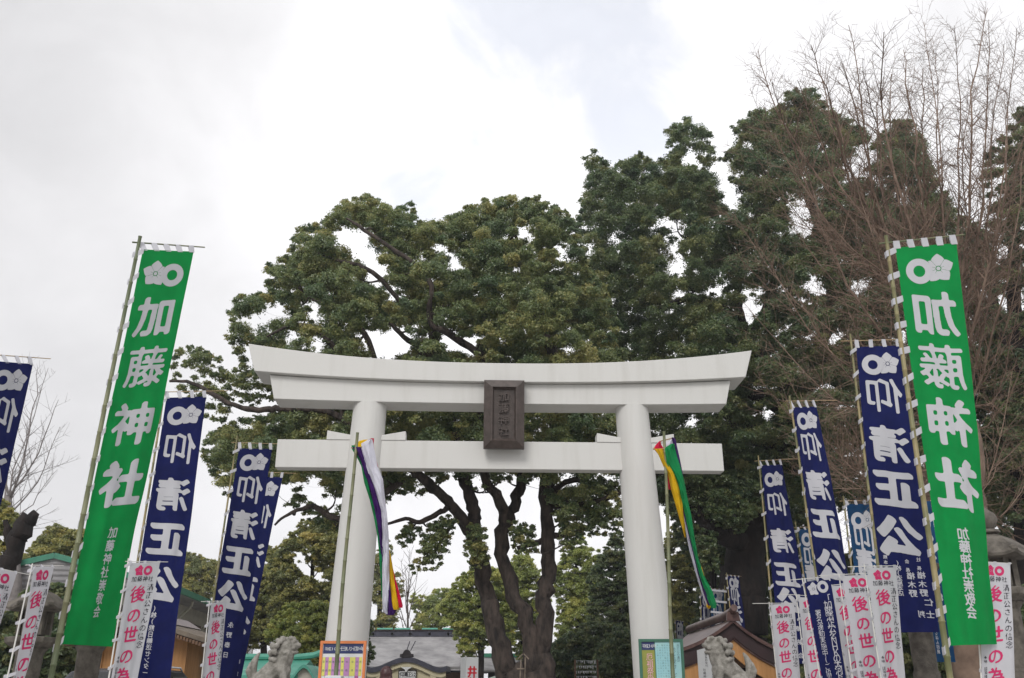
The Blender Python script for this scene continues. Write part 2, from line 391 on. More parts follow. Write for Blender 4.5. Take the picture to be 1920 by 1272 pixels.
# name plaque
pc = tl(.035, 0, 6.38); plq = thing('name_plaque', 'dark bronze name plaque with four raised characters hung between the white lintels', 'plaque', tl(.035, -.3, 5.7))
PU = (Vector((0, 0, 1)) * 1.335 - EY * .17).normalized(); PN = PU.cross(EX); PN = PN if PN.y < 0 else -PN
pb = tl(.035, -.40, 5.705)
def pl(x, z, n): return pb + EX * x + PU * z + PN * n
m = MB(); W_, H_ = .395, 1.345
m.prism([pl(-W_, 0, -.16), pl(W_, 0, -.16), pl(W_, H_, -.16), pl(-W_, H_, -.16)], PN * .16); m.build('plaque_body', M['bronze'], plq, bevel=.006)
fr = MB(); o_ = [(-W_, 0), (W_, 0), (W_, H_), (-W_, H_)]; i_ = [(-.25, .145), (.25, .145), (.25, H_ - .145), (-.25, H_ - .145)]; j_ = [(-.205, .19), (.205, .19), (.205, H_ - .19), (-.205, H_ - .19)]
vs_ = [pl(x, z, .002) for x, z in o_] + [pl(x, z, .075) for x, z in i_] + [pl(x, z, .075) for x, z in [(a * .9, b) for a, b in i_]] + [pl(x, z, .006) for x, z in j_]
fr.add(vs_, [(a + k, a + (k + 1) % 4, a + 4 + (k + 1) % 4, a + 4 + k) for a in (0, 4, 8) for k in range(4)]); fr.build('plaque_frame', M['bronze'], plq)
lt = MB()
for i, ch in enumerate('加藤神社'):
    V, FC = glyph(ch, 44, (.03, .012, 35), .08); zc = H_ - .335 - i * .225
    b0 = len(lt.v); n = len(V); vs_ = [pl(x * .205, zc + y * .195, .004) for x, y in V] + [pl(x * .205, zc + y * .195, .045) for x, y in V]
    from collections import Counter
    ec = Counter(); 
    for f in FC:
        for k in range(len(f)): ec[(f[k], f[(k + 1) % len(f)])] += 1
    side = [(a, b, b + n, a + n) for (a, b) in ec if (b, a) not in ec]
    lt.add(vs_, [tuple(i + n for i in f) for f in FC] + side)
lt.build('raised_lettering', M['bronze'], plq)

# ------------------------------------------------------------------ banners
def solve_dy(px, A, d, W):
    f = lambda dy: (at(*px, d + dy) - A).length
    if f(0) >= W: return 0.0
    lo, hi = 0.0, 2.0
    for _ in range(40):
        mid = (lo + hi) / 2
        if f(mid) < W: lo = mid
        else: hi = mid
    return lo
def ext(p, q, y):               # the line through two pixels carried on to height y
    t = (y - p[1]) / (q[1] - p[1]); return (p[0] + (q[0] - p[0]) * t, y)
def banner(name, label, cat, group, d, pole, bar, TL, TR, BL, BR, W, cloth, items, mirror=True, pr=.028, ntop=5, nside=12, fold=.03,
           pmat='bamboo', barmat='stick', tabw=.075, tabl=.10, seed=1, mats=('print_white',), bot=None, topfold=.2, polebottom=True, lettered=True, tabmat='band_white', bw=.010):
    rr = random.Random(seed)
    if bot: BL = ext(TL, BL, bot); BR = ext(TR, BR, bot)
    A, B = at(*TL, d), at(*BL, d)
    C_, D_ = at(*TR, d + solve_dy(TR, A, d, W)), at(*BR, d + solve_dy(BR, B, d, W))
    pt, pq = at(*pole[0], d - .01), at(*pole[1], d - .01)
    k = pt.z / (pt.z - pq.z); pf = pt + (pq - pt) * k           # down to the ground
    th = thing(name, label, cat, (pf.x, pf.y, 0), group)
    L = ((A - B).length + (C_ - D_).length) / 2
    nrm = (C_ - A).cross(B - A).normalized()
    if nrm.y > 0: nrm = -nrm
    p1, p2, p3 = rr.uniform(0, 6), rr.uniform(0, 6), rr.uniform(0, 6)
    def P(u, v, off=0):
        top = A + (C_ - A) * u; bo = B + (D_ - B) * u; p = top + (bo - top) * v
        s = fold * (topfold + (1 - topfold) * min(1, v * 2.2)) * min(1, (u * 5 + .25)) * (.45 + .55 * v)
        h = s * (.8 * math.sin(u * 5.2 + v * L * .8 + p1) + .5 * math.sin(u * 11.7 - v * L * 1.1 + p2) + .22 * math.sin(v * L * 5.1 + u * 4 + p3) + .16 * math.sin(u * 23 + v * L * 2.3 + p1 + 1))
        e = .012 * L * .3 * math.sin(math.pi * v) * (u - .5) * math.sin(v * L * 1.3 + p2)
        p = p + (top - bo).normalized() * (-.012 * math.sin(u * math.pi * (ntop - 1)) ** 2 * (1 - v) * 0) + nrm * (h + off) + (C_ - A).normalized() * e
        return p
    cm = MB(); nu, nv = 28, max(30, int(L / .06))
    vs_ = [P(i / nu, j / nv) for j in range(nv + 1) for i in range(nu + 1)]
    cm.add(vs_, [(j * (nu + 1) + i, j * (nu + 1) + i + 1, (j + 1) * (nu + 1) + i + 1, (j + 1) * (nu + 1) + i) for j in range(nv) for i in range(nu)])
    zt, zb = (A.z + C_.z) / 2, (B.z + D_.z) / 2
    def vof(py):
        u0 = (py - (TL[1] + TR[1]) / 2) / ((BL[1] + BR[1]) / 2 - (TL[1] + TR[1]) / 2)
        x = (TL[0] + TR[0]) / 2 * (1 - u0) + (BL[0] + BR[0]) / 2 * u0
        z = at(x, py, (A.y + C_.y) / 2).z
        return (zt - z) / (zt - zb)
    for it in items:
        ch, cu, cv, size = it[:4]; mi = it[4] if len(it) > 4 else 1; kw = it[5] if len(it) > 5 else {}
        fx = kw.get('fx', 1)
        if isinstance(cv, tuple): cv = cv[0]                     # already a fraction of the length
        else: cv = vof(cv)
        if ch in ('ring', 'flower_left', 'flower_right'): V, FC = emblem(ch); sg = 1
        else: V, FC = glyph(ch, kw.get('res', 56), kw.get('nib', (.050, .020, 35)), kw.get('slant', .10)); sg = -1 if mirror else 1
        for off in (.004, -.004):
            cm.add([P(cu + sg * fx * x * size / W, cv - y * size / L, off) for x, y in V], FC, mi)
    cm.build('cloth', [M[cloth]] + [M[x] for x in mats], th, smooth=60)
    # pole with joints, tapered
    n = 26; pts = []; rad = []
    ln = (pt - pf).length; nodes = max(6, int(ln / .42)) if pmat != 'plastic' else 0
    if nodes:
        for i in range(nodes):
            for dz, rs in ((0, 1.0), (.94, 1.0), (.965, 1.16), (.985, 1.16)):
                t = (i + dz) / nodes; pts.append(pf + (pt - pf) * t + Vector((math.sin(t * 5 + p1), 0, 0)) * .012 * math.sin(t * math.pi)); rad.append(pr * rs * (1 - .38 * t))
    else:
        pts = [pf, (pf + pt) / 2, pt]; rad = [pr, pr, pr * .8]
    m = MB(); m.tube(pts, rad, 10); m.build('pole', M[pmat], th, smooth=50)
    if bar:
        b0 = at(*bar[0], d - .0); dirb = (C_ - A); k = (bar[1][0] - TL[0]) / max(1e-6, (TR[0] - TL[0]))
        b1 = at(*bar[1], d + (C_.y - A.y) * k)
        m = MB(); m.tube([b0, b1], [bw, bw * .8], 8); m.build('crossbar', M[barmat], th, smooth=50)
        up = (A - B).normalized()
        for i in range(ntop):
            u = .035 + .93 * i / max(1, ntop - 1); q = P(u, 0); bx = b0 + (b1 - b0) * max(0, min(1, ((q - b0).dot((b1 - b0).normalized())) / (b1 - b0).length))
            e = (C_ - A).normalized() * tabw / 2; m = MB()
            jt = Vector((rr.uniform(-.008, .008), 0, 0))
            m.add([q - e - up * .02 + nrm * .006, q + e - up * .02 + nrm * .006, bx + e + nrm * .014 + up * .012 + jt, bx - e + nrm * .014 + up * .012 + jt,
                   bx + e - nrm * .014 + up * .012 + jt, bx - e - nrm * .014 + up * .012 + jt, q + e - up * .02 - nrm * .006, q - e - up * .02 - nrm * .006], [(0, 1, 2, 3), (3, 2, 4, 5), (5, 4, 6, 7)])
            m.build('hanging_loop', M[tabmat], th)
    for i in range(nside):
        v = .006 + .985 * i / max(1, nside - 1); q = P(0.0, v)
        if q.z < .2: continue
        t = (q.z - pf.z) / (pt.z - pf.z); c = pf + (pt - pf) * t - Vector((0, 0, rr.uniform(.02, .06)) ) * (tabl / .1)
        rdir = (q - c); rdir.normalize(); far = c - rdir * (pr + .012); hh = tabw / 2; up = (pt - pf).normalized(); m = MB()
        e = rr.uniform(.0, .03)
        m.add([q + rdir * .02 + up * hh, q + rdir * .02 - up * hh, far - up * (hh + e) - nrm * -.035, far + up * (hh - e) - nrm * -.035,
               far - up * (hh + e) - nrm * .035, far + up * (hh - e) - nrm * .035], [(0, 1, 2, 3), (3, 2, 4, 5), (5, 4, 1, 0)])
        m.build('side_loop', M[tabmat], th)
    return th
def column(txt, cu, y0, y1, size, mi=1, **kw):
    n = len(txt); return [(c, cu, y0 + (y1 - y0) * i / max(1, n - 1), size, mi, kw) for i, c in enumerate(txt)]
BIG = dict(res=64, nib=(.072, .024, 42), slant=.13)
SM = dict(res=30, nib=(.035, .018, 38))
def big(chars, ys, cu, size): return [(c, cu if not hasattr(cu, '__len__') else cu[i], y, size, 1, BIG) for i, (c, y) in enumerate(zip(chars, ys))]

GG = 'green banners flanking the gate'; GB = 'navy banners along the approach'; GT = 'faded teal banners among the navy ones'; GW = 'white prayer flags with pink characters'
Wg = .95
banner('green_banner', 'tall green banner at left whose white characters read the right way round', 'banner', GG, 13.6, ((263, 443), (97, 1261)), ((248, 454.5), (384, 464)),
       (268, 468), (363, 472), (115.5, 1208), (210, 1213), Wg, 'cloth_green',
       [('flower_left', .33, 514, .44), ('ring', .665, 515, .42)] + big('加藤神社', (592, 686, 793, 905), (.50, .52, .50, .52), .735) + column('加藤神社崇敬会', .53, 997, 1146, .185, **SM),
       mirror=False, pr=.046, nside=15, ntop=5, seed=3, tabw=.10, tabl=.12, pmat='green_bamboo', barmat='green_bamboo', bw=.014, fold=.045)
banner('green_banner', 'tall green banner at right whose white characters show in mirror image from behind', 'banner', GG, 12.6, ((1661, 442), (1779, 1260)), ((1649, 457), (1808, 440.5)),
       (1678.5, 465), (1793.5, 456), (1782, 1211), (1873, 1208), Wg, 'cloth_green',
       [('ring', .34, 507, .42), ('flower_right', .66, 504, .44)] + big('加藤神社', (585, 684, 788, 905), (.50, .52, .53, .53), .735) + column('加藤神社崇敬会', .50, 998, 1146, .185, **SM),
       mirror=True, pr=.044, nside=15, ntop=5, seed=8, tabw=.10, tabl=.12, bw=.014, barmat='green_bamboo', fold=.05)
Wb = .82
def blue(label, d, pole, bar, TL, TR, BL, BR, ys, seed, extra=(), cloth='cloth_blue', ntop=4, nside=12, W=Wb, fold=.042, cus=.5, res=60, name='navy_banner', group=GB, bot=None, size=.68):
    items = [('ring', .335, ys[0], .40), ('flower_right', .67, ys[0] - 1, .41)]
    for c, y in zip('仰清正公', ys[1:]): items.append((c, cus, y, size, 1, dict(res=res, nib=(.080, .026, 42), slant=.13)))
    return banner(name, label, 'banner', group, d, pole, bar, TL, TR, BL, BR, W, cloth, items + list(extra), True, .030, ntop, nside, fold, seed=seed, bot=bot)
blue('navy banner cut off by the left edge of the picture, in front of bare twigs', 15.6, ((-18, 655), (-185, 1290)), ((-34, 664), (95, 673)), (-12, 677), (61.5, 683), (-150, 1250), (-66, 1250), (714, 775, 868, 955, 1040), 11, bot=1290)
blue('navy banner directly beside the left green banner with a transport company column of small characters', 17.8, ((311, 714), (258, 1060)), ((300, 735.5), (428, 733)), (312, 746), (386.5, 744), (265, 1041), (349, 1041),
     (780, 841, 929, 1012, 1098), 12, [x for x in column('(株)熊日輸送センター', .46, 1143, 1262, .115, **SM)] + column('熊本市中央区世安町', .12, 1140, 1222, .095, **SM), bot=1305)
blue('navy banner with its full ring and flower crest left of the white torii', 21, ((445, 817), (402, 1119)), ((434, 830), (532, 833)), (448, 841), (510, 842), (408, 1089), (473, 1089), (868, 917, 984, 1051, 1118), 13,
     column('永野泰日', .55, 1172, 1228, .13, **SM), bot=1300)
blue('navy banner left of the torii half hidden so only right halves of its characters show', 25, ((463, 870), (414, 1130)), ((452, 884), (555, 888)), (470, 894), (530, 895), (418, 1169), (473, 1169), (918, 965, 1038, 1100, 1163), 14,
     column('奉納', .8, 1240, 1262, .14, **SM), bot=1290)
blue('broad navy banner beside the right green banner with several columns of small mirrored names', 16, ((1594, 626), (1644, 1054)), ((1576, 640), (1690, 637)), (1605, 651), (1687, 648), (1656, 1186), (1760, 1186),
     (684, 741, 833, 916, 1005), 15,
     column('社長', .80, 1050, 1066, .075, **SM) + column('楢木野', .82, 1079, 1112, .13, **SM) + column('仁士', .88, 1130, 1153, .13, **SM) +
     column('会長', .58, 1053, 1069, .075, **SM) + column('楢木野', .62, 1080, 1113, .13, **SM) + column('判', .72, 1152, 1152, .12, **SM) +
     column('(株)酒屋本店', .40, 1056, 1112, .095, **SM) + column('熊本市', .18, 1044, 1064, .075, **SM), size=.70)
blue('narrow turned navy banner between the right torii end and the broad navy banner', 19.5, ((1480, 742), (1531, 1078)), ((1472.6, 752.5), (1569, 751)), (1486.5, 764), (1530, 762.5), (1545, 1168), (1612, 1168), (790, 837, 911, 983, 1062), 16, fold=.05, nside=11)
blue('navy banner nearest to the right end of the white torii with a turned flower crest', 25, ((1421.7, 854), (1442, 1078)), ((1415, 865), (1497.5, 860.5)), (1427, 873), (1466, 871), (1456, 1160), (1518, 1160), (900, 945, 1015, 1078, 1128), 17, fold=.05, nside=9,
     extra=column('奉納会', .6, 1180, 1230, .15, **SM), bot=1245)
blue('pale teal banner half hidden behind the broad navy banner, with a clear ring crest', 22, ((1581, 930), (1599, 1078)), ((1574, 940), (1640, 938)), (1587, 946), (1640, 944), (1612, 1160), (1672, 1160), (976, 1008, 1055, 1110, 1150), 18, cloth='cloth_teal', name='teal_banner', group=GT, nside=8)
blue('narrow teal banner peeping out between the two narrow navy banners on the right', 27, ((1491, 978), (1508, 1090)), ((1486, 990), (1530, 988)), (1497.5, 993), (1534, 992), (1516, 1160), (1556, 1160), (1012, 1045, 1080, 1120, 1150), 19, cloth='cloth_teal', name='teal_banner', group=GT, nside=7)
blue('teal banner whose lower end shows below the broad navy banner beside the stone base', 18, ((1693, 925), (1735, 1260)), None, (1695, 940), (1745, 940), (1740, 1241), (1792, 1242), (975, 1010, 1050, 1085, 1120), 20,
     column('ンターにしほん印刷', .45, 1152, 1222, .085, **SM), cloth='cloth_teal', name='teal_banner', group=GT, nside=9)
blue('small distant navy banner rising behind the ridge of the maroon roof', 36, ((1362, 1074), (1374, 1185)), ((1360, 1078), (1390, 1081)), (1364, 1080), (1385.5, 1082), (1374, 1182), (1396, 1182), (1094, 1117, 1150, 1172, 1180), 21, ntop=4, nside=6, res=36)
blue('small distant teal banner behind the tip of the right streamer', 36.2, ((1359, 1098), (1360, 1190)), ((1330, 1103), (1361, 1106)), (1333, 1106), (1357, 1108), (1334, 1190), (1358, 1190), (1118, 1147, 1170, 1180, 1188), 22, cloth='cloth_teal', name='teal_banner', group=GT, ntop=4, nside=5, res=36)
blue('small distant navy banner left of the small teal one, partly behind the right streamer', 36.5, ((1313, 1110), (1316, 1200)), ((1311, 1113), (1336, 1117)), (1315, 1116), (1333, 1118), (1317, 1200), (1334, 1200), (1128, 1152, 1172, 1184, 1194), 23, ntop=3, nside=5, res=36)
blue('tiny far navy banner just right of the right torii pillar above the green framed board', 44, ((1266, 1160), (1269, 1230)), ((1264, 1163), (1284, 1166)), (1267, 1164), (1281, 1166), (1270, 1230), (1284, 1230), (1176, 1188, 1204, 1216, 1226), 24, ntop=4, nside=5, res=36)

# white prayer flags, layout in flag widths below the top edge
Wf = .45; RAT = 4.2
WF = dict(res=48, nib=(.030, .012, 40), slant=.12); WS = dict(res=26, nib=(.014, .008, 40), slant=.05)
def white(label, d, pole, bar, TL, TR, BL, BR, bot, seed, fold=.026):
    L = RAT
    it = [('flower_left', .36, (.27 / L,), .145, 1), ('ring', .64, (.27 / L,), .135, 1)]
    it += [(c, .22 + .19 * i, (.55 / L,), .085, 2, WS) for i, c in enumerate('加藤神社')]
    for c, y, s in zip('後の世の為', (1.04, 1.74, 2.36, 3.05, 3.68), (.245, .225, .235, .225, .24)): it.append((c, .44, (y / L,), s, 1, WF))
    for i, c in enumerate('清正公さんの信念'): it.append((c, .84, ((.83 + .265 * i) / L,), .105, 2, WS))
    for i, c in enumerate('奉納'): it.append((c, .13, ((3.10 + .12 * i) / L,), .05, 2, WS))
    for i, c in enumerate('國領様方'): it.append((c, .13, ((3.45 + .12 * i) / L,), .05, 2, WS))
    return banner('prayer_flag', label, 'flag', GW, d, pole, bar, TL, TR, BL, BR, Wf, 'cloth_white', it, False, .011, 3, 6, fold, 'plastic', 'plastic', .036, .05, seed, ('print_pink', 'print_black'), bot=bot, tabmat='cloth_white', bw=.006)
white('white prayer flag before the broad navy banner, nearest to the right green banner pole', 14, ((1620, 1058), (1652, 1272)), ((1590, 1063), (1682, 1061)), (1625, 1065), (1680, 1064), (1655, 1290), (1699, 1290), 1296, 31, .035)
white('white prayer flag overlapped by the flag in front of the broad navy banner', 14.8, ((1573, 1076), (1598, 1271)), ((1535, 1080), (1628, 1075)), (1579, 1080), (1634, 1078), (1612, 1290), (1672, 1290), 1302, 32)
white('white prayer flag squeezed behind the small navy campaign flag, its left half covered', 15.7, ((1552, 1092), (1590, 1272)), ((1540, 1100), (1592, 1094)), (1557, 1099), (1604, 1097), (1590, 1290), (1640, 1290), 1308, 33)
white('white prayer flag mostly hidden left of the small navy campaign flag', 17.5, ((1493, 1115), (1511, 1271)), ((1464, 1114), (1538, 1119)), (1497, 1120), (1538, 1122), (1514, 1290), (1556, 1290), 1320, 34)
white('white prayer flag leftmost of the right row, in front of the orange wooden hut', 18.3, ((1442, 1129), (1457, 1271)), ((1411, 1132), (1493, 1131)), (1445, 1134), (1489, 1131), (1458, 1290), (1502, 1290), 1312, 35)
white('white prayer flag at far right, half covered by the right green banner', 13.1, ((1826, 1045), (1841, 1290)), ((1815, 1052), (1897, 1057)), (1836, 1054), (1894, 1057), (1842, 1290), (1903, 1290), 1300, 36)
white('white prayer flag cut off by the left edge of the picture', 12.9, ((-25, 1052), (-80, 1290)), ((-40, 1058), (54, 1078)), (-22, 1063), (32, 1074), (-70, 1290), (-36, 1290), 1318, 37)
white('white prayer flag with creased characters in front of the left stone lantern', 12.9, ((61, 1057), (13.6, 1272)), ((47.6, 1060), (119, 1061)), (64, 1064), (101, 1062.5), (23, 1285), (46, 1285), 1318, 38, .04)
white('white prayer flag between the left green banner and the navy transport company banner', 13.3, ((241, 1047), (204, 1272)), ((235, 1053), (315, 1054)), (244.5, 1056), (300, 1054), (209, 1266), (257, 1272), 1300, 39)
white('white prayer flag in front of the two overlapping navy banners left of the torii', 17, ((393, 1127), (378, 1272)), ((377, 1128.5), (430, 1127)), (396, 1131), (425, 1128), (378, 1290), (409, 1290), 1322, 40)
SG = dict(res=30, nib=(.012, .012, 0), slant=0.04)
banner('campaign_flag', 'narrow navy flag with two columns of plain white lettering among white prayer flags', 'flag', None, 15.3, ((1504, 1084), (1538, 1271)), ((1481, 1088), (1562, 1081)), (1508, 1091), (1557, 1087), (1541, 1272), (1586, 1268), Wf, 'cloth_blue',
       [('flower_left', .30, 1104, .20), ('ring', .66, 1101, .19)] + column('「加藤清正公をＮＨＫの大河ドラマに」', .74, 1124, 1312, .155, **SG) + column('署名運動実施中(ご協力を)', .32, 1149, 1300, .115, **SG), False, .011, 3, 6, .018, 'plastic', 'plastic', .024, .05, 41, bot=1318, tabmat='cloth_white', bw=.006)

# ------------------------------------------------------------------ five-coloured streamers on bamboo poles
def streamer(label, d, pole, ox, oy, sc, ribbons, knot, seed):
    pt, pq = at(*pole[0], d), at(*pole[1], d); k = pt.z / (pt.z - pq.z); pf = pt + (pq - pt) * k
    th = thing('streamer', label, 'streamer', (pf.x, pf.y, 0), 'five-coloured streamers beside the torii pillars')
    m = MB(); pts = []; rad = []; nd = 15
    for i in range(nd):
        for dz, rs in ((0, 1.0), (.94, 1.0), (.965, 1.15), (.985, 1.15)):
            t = (i + dz) / nd; pts.append(pf + (pt - pf) * t + Vector((.015 * math.sin(t * 7 + seed), 0, 0))); rad.append(.040 * rs * (1 - .33 * t))
    m.tube(pts, rad, 10); m.build('pole', M['green_bamboo'], th, smooth=50)
    for colr, dep, rows in ribbons:
        cm = MB(); nu = 14; rr = []
        rows = [(ox + a / sc, ox + b / sc, oy + y / sc) for y, a, b in rows]
        for i in range(len(rows) - 1):
            n = max(2, int((rows[i + 1][2] - rows[i][2]) / 5))
            for j in range(n):
                t = j / n; rr.append(tuple(rows[i][q] + (rows[i + 1][q] - rows[i][q]) * t for q in range(3)))
        rr.append(rows[-1]); vs_ = []
        for (a, b, y) in rr:
            for i in range(nu + 1):
                u = i / nu; bulge = math.sin(math.pi * u)
                dd = d + dep - .10 * bulge + .02 * math.sin(y * .09 + u * 5 + seed) + .016 * math.sin(u * 13 + y * .05) + .010 * math.sin(u * 21 - y * .13)
                vs_.append(at(a + (b - a) * u, y, dd))
        cm.add(vs_, [(j * (nu + 1) + i, j * (nu + 1) + i + 1, (j + 1) * (nu + 1) + i + 1, (j + 1) * (nu + 1) + i) for j in range(len(rr) - 1) for i in range(nu)])
        cm.build(colr + '_panel', M['st_' + colr], th, smooth=60)
    m = MB(); pts = [at(ox + a / sc, oy + b / sc, d + q) for a, b, q in knot]; m.tube(pts, .012, 6); m.build('ring_hoop', M['stick'], th, smooth=50)
streamer('five-coloured streamer before the left pillar, purple and white outermost', 16.3, ((669, 811), (630, 1260)), 600, 780, 3.18, [
    ('yellow', .32, [(142, 262, 308), (150, 232, 306), (166, 226, 296), (184, 222, 262)]),
    ('green', .16, [(176, 188, 226), (198, 190, 222), (260, 226, 250), (300, 246, 268), (400, 264, 292), (500, 296, 318), (600, 320, 342), (720, 342, 366), (800, 350, 374), (950, 360, 376), (1092, 368, 378)]),
    ('white', .0, [(140, 290, 312), (165, 246, 318), (190, 246, 322), (240, 258, 332), (300, 275, 343), (380, 300, 376), (480, 340, 386), (570, 366, 398), (700, 372, 409), (900, 371, 415), (1100, 372, 410), (1165, 374, 406), (1182, 392, 405)]),
    ('purple', .06, [(186, 192, 250), (210, 208, 256), (280, 246, 290), (380, 278, 312), (480, 308, 352), (570, 328, 372), (680, 344, 378), (780, 360, 380), (900, 372, 404), (1000, 395, 416), (1100, 396, 430), (1160, 394, 456), (1188, 396, 440)]),
    ('yellow', .10, [(800, 404, 414), (840, 408, 424), (900, 410, 434), (1000, 411, 445), (1080, 413, 460), (1140, 414, 474), (1156, 424, 470)]),
    ('red', .20, [(134, 302, 322), (170, 308, 320), (240, 322, 330), (300, 334, 346), (420, 340, 362), (560, 346, 380), (800, 380, 410), (980, 436, 452), (1060, 448, 476), (1130, 458, 494), (1145, 462, 492)]),
], [(188, 190, .16), (228, 158, .36), (312, 138, .22), (250, 186, -.02), (190, 192, .14)], 1)
streamer('five-coloured streamer before the right pillar, yellow and green outermost', 16.3, ((1244, 809), (1263, 1272)), 1180, 780, 3.18, [
    ('red', .30, [(150, 180, 186), (170, 160, 190), (196, 142, 206), (210, 156, 214), (260, 196, 222), (320, 212, 232), (380, 224, 246), (440, 234, 250)]),
    ('white', .36, [(138, 250, 258), (168, 206, 268), (192, 200, 266), (215, 206, 250), (400, 256, 300), (520, 300, 320), (560, 311, 320), (650, 329, 344), (800, 357, 382), (950, 399, 418), (1050, 429, 445), (1122, 455, 470), (1136, 462, 470)]),
    ('yellow', .04, [(196, 150, 208), (230, 172, 216), (260, 185, 226), (300, 202, 248), (350, 230, 276), (450, 252, 314), (550, 280, 318), (650, 310, 332), (725, 329, 338)]),
    ('green', .0, [(166, 250, 268), (192, 208, 272), (240, 214, 284), (300, 228, 304), (400, 284, 330), (500, 311, 348), (600, 334, 371), (720, 360, 388), (850, 392, 412), (950, 418, 444), (1050, 452, 498), (1125, 478, 521), (1148, 492, 516)]),
    ('purple', .12, [(128, 252, 262), (140, 254, 276), (180, 262, 284), (250, 278, 300), (340, 300, 318), (450, 308, 332), (560, 316, 338), (650, 338, 360), (800, 374, 396), (950, 410, 432), (1050, 440, 470), (1120, 464, 500), (1132, 470, 496)]),
    ('yellow', .22, [(900, 420, 432), (960, 434, 448), (1040, 446, 474), (1120, 462, 490), (1135, 458, 486), (1150, 468, 480)]),
], [(142, 198, .26), (184, 152, .40), (262, 132, .30), (270, 172, .02), (206, 198, -.02), (142, 200, .22)], 2)

# ------------------------------------------------------------------ notice boards
def board(label, d, x0, x1, ytop, height, frame, fill, lean=0.0):
    a, b = at(*x0, d), at(*x1, d); a.z = b.z = (a.z + b.z) / 2
    ux = (b - a).normalized(); uy = Vector((0, 0, 1)); nn = Vector((ux.y, -ux.x, 0)); W = (b - a).length
    c = (a + b) / 2; th = thing('notice_board', label, 'notice board', (c.x, c.y, 0))
    fw = .045; m = MB()
    for p, q in (((0, 0), (W, 0)), ((0, -height), (W, -height))):
        m.beam(a + ux * p[0] + uy * (p[1] - fw / 2 * (1 if p[1] == 0 else -1)), a + ux * q[0] + uy * (q[1] - fw / 2 * (1 if q[1] == 0 else -1)), .05, fw)
    for x in (fw / 2, W - fw / 2): m.beam(a + ux * x - uy * fw, a + ux * x + uy * (-height + fw), fw, .05)
    m.build('frame', frame, th)
    m = MB(); q = a + ux * fw - uy * fw; w2, h2 = W - 2 * fw, height - 2 * fw
    m.prism([q, q + ux * w2, q + ux * w2 - uy * h2, q - uy * h2], -nn * .02); m.build('sheet', fill, th)
    for x in (.06, W - .06):
        p = a + ux * x - uy * height; m = MB(); m.beam(p - nn * .0, Vector((p.x, p.y, 0)), .05, .05); m.build('leg', M['old_wood'], th)
    return th, q, ux, uy, nn, w2, h2
th, q, ux, uy, nn, bw_, bh_ = board('orange framed notice board with a navy heading and yellow and mauve table columns', 16.8, (601.6, 1202), (687.5, 1202), 0, 1.35, M['orange'], M['board_white'])
def quad(mb, q, ux, uy, nn, x0, x1, y0, y1, off, m=0):
    b = q + nn * off; mb.add([b + ux * x0 - uy * y1, b + ux * x1 - uy * y1, b + ux * x1 - uy * y0, b + ux * x0 - uy * y0], [(0, 1, 2, 3)], m)
S = bw_ / 1200.0                # heading crop units -> metres
m = MB(); quad(m, q, ux, uy, nn, .01, bw_ - .01, .005, .165, .004, 0)
flat_text(m, '平成30年', q + nn * .007 + ux * .06 - uy * .088, ux, uy, .068, 1, .052)
flat_text(m, '十三まいり・厄年・年祝表', q + nn * .007 + ux * .325 - uy * .085, ux, uy, .082, 1, .0405, nib=(.006, .006, 0), res=34)
m.build('heading', [M['navy'], M['board_white']], th)
m = MB(); xs_ = [(0.0, 'y'), (.077, 'm'), (.155, 'y'), (.232, 'm'), (.31, 'y'), (.38, 'm'), (.455, 'y'), (.535, 'm'), (.67, 'y'), (.81, 'g'), (.895, 'y'), (.97, None)]
for i, (x, k) in enumerate(xs_[:-1]):
    x1 = xs_[i + 1][0]; mi = {'y': 0, 'm': 1, 'g': 1}[k]; y1 = .53
    quad(m, q, ux, uy, nn, (x + .008) * bw_, (x1 + .006) * bw_, .225, y1, .004, mi)
    if k == 'g': quad(m, q, ux, uy, nn, (x + .008) * bw_, (x1 + .006) * bw_, .532, 1.2, .004, 2)
    cx = (x + x1) / 2 + .007; tx = '厄年祝還古喜傘米卒白百'[i]
    flat_text(m, tx + ('三歳' if k == 'g' else '　歳'), q + nn * .008 + ux * cx * bw_ - uy * .30, ux, uy, .04, 3, .07, vertical=True)
    flat_text(m, '昭和平成生年'[i % 3] + '年生男女', q + nn * .008 + ux * cx * bw_ - uy * .585, ux, uy, .032, 3, .06, vertical=True)
    if i: quad(m, q, ux, uy, nn, (x + .0055) * bw_, (x + .0095) * bw_, .225, 1.2, .006, 3)
m.build('table', [M['pale_yellow'], M['mauve'], M['magenta'], M['aqua_ink']], th)
th, q, ux, uy, nn, bw_, bh_ = board('green framed notice board with an olive panel and pale aqua text panels', 16.8, (1197, 1200), (1279.6, 1197), 0, 1.4, M['frame_green'], M['frame_green'])
m = MB(); quad(m, q, ux, uy, nn, .005, .30 * bw_ + .02, .005, .135, .004, 0); flat_text(m, '平成30年', q + nn * .008 + ux * .045 - uy * .072, ux, uy, .072, 1, .048)
m.build('heading', [M['navy'], M['board_white']], th)
m = MB(); quad(m, q, ux, uy, nn, .005, .30 * bw_ + .02, .14, 1.28, .004, 0); flat_text(m, '厄祖祭受付', q + nn * .008 + ux * .135 - uy * .25, ux, uy, .13, 1, .118, vertical=True)
m.build('olive_panel', [M['olive'], M['pink']], th)
m = MB(); quad(m, q, ux, uy, nn, .30 * bw_ + .035, bw_ - .002, .002, 1.28, .004, 0)
flat_text(m, '恩を受けしことは', q + nn * .008 + ux * (bw_ * .815) - uy * .14, ux, uy, .088, 1, .09, vertical=True)
flat_text(m, '清正公の遺訓', q + nn * .008 + ux * (bw_ * .93) - uy * .06, ux, uy, .05, 1, .05, vertical=True)
tx = '人として生まれては恩を知り恩に報ゆるを第一の務めとすべしと常に仰せられ'
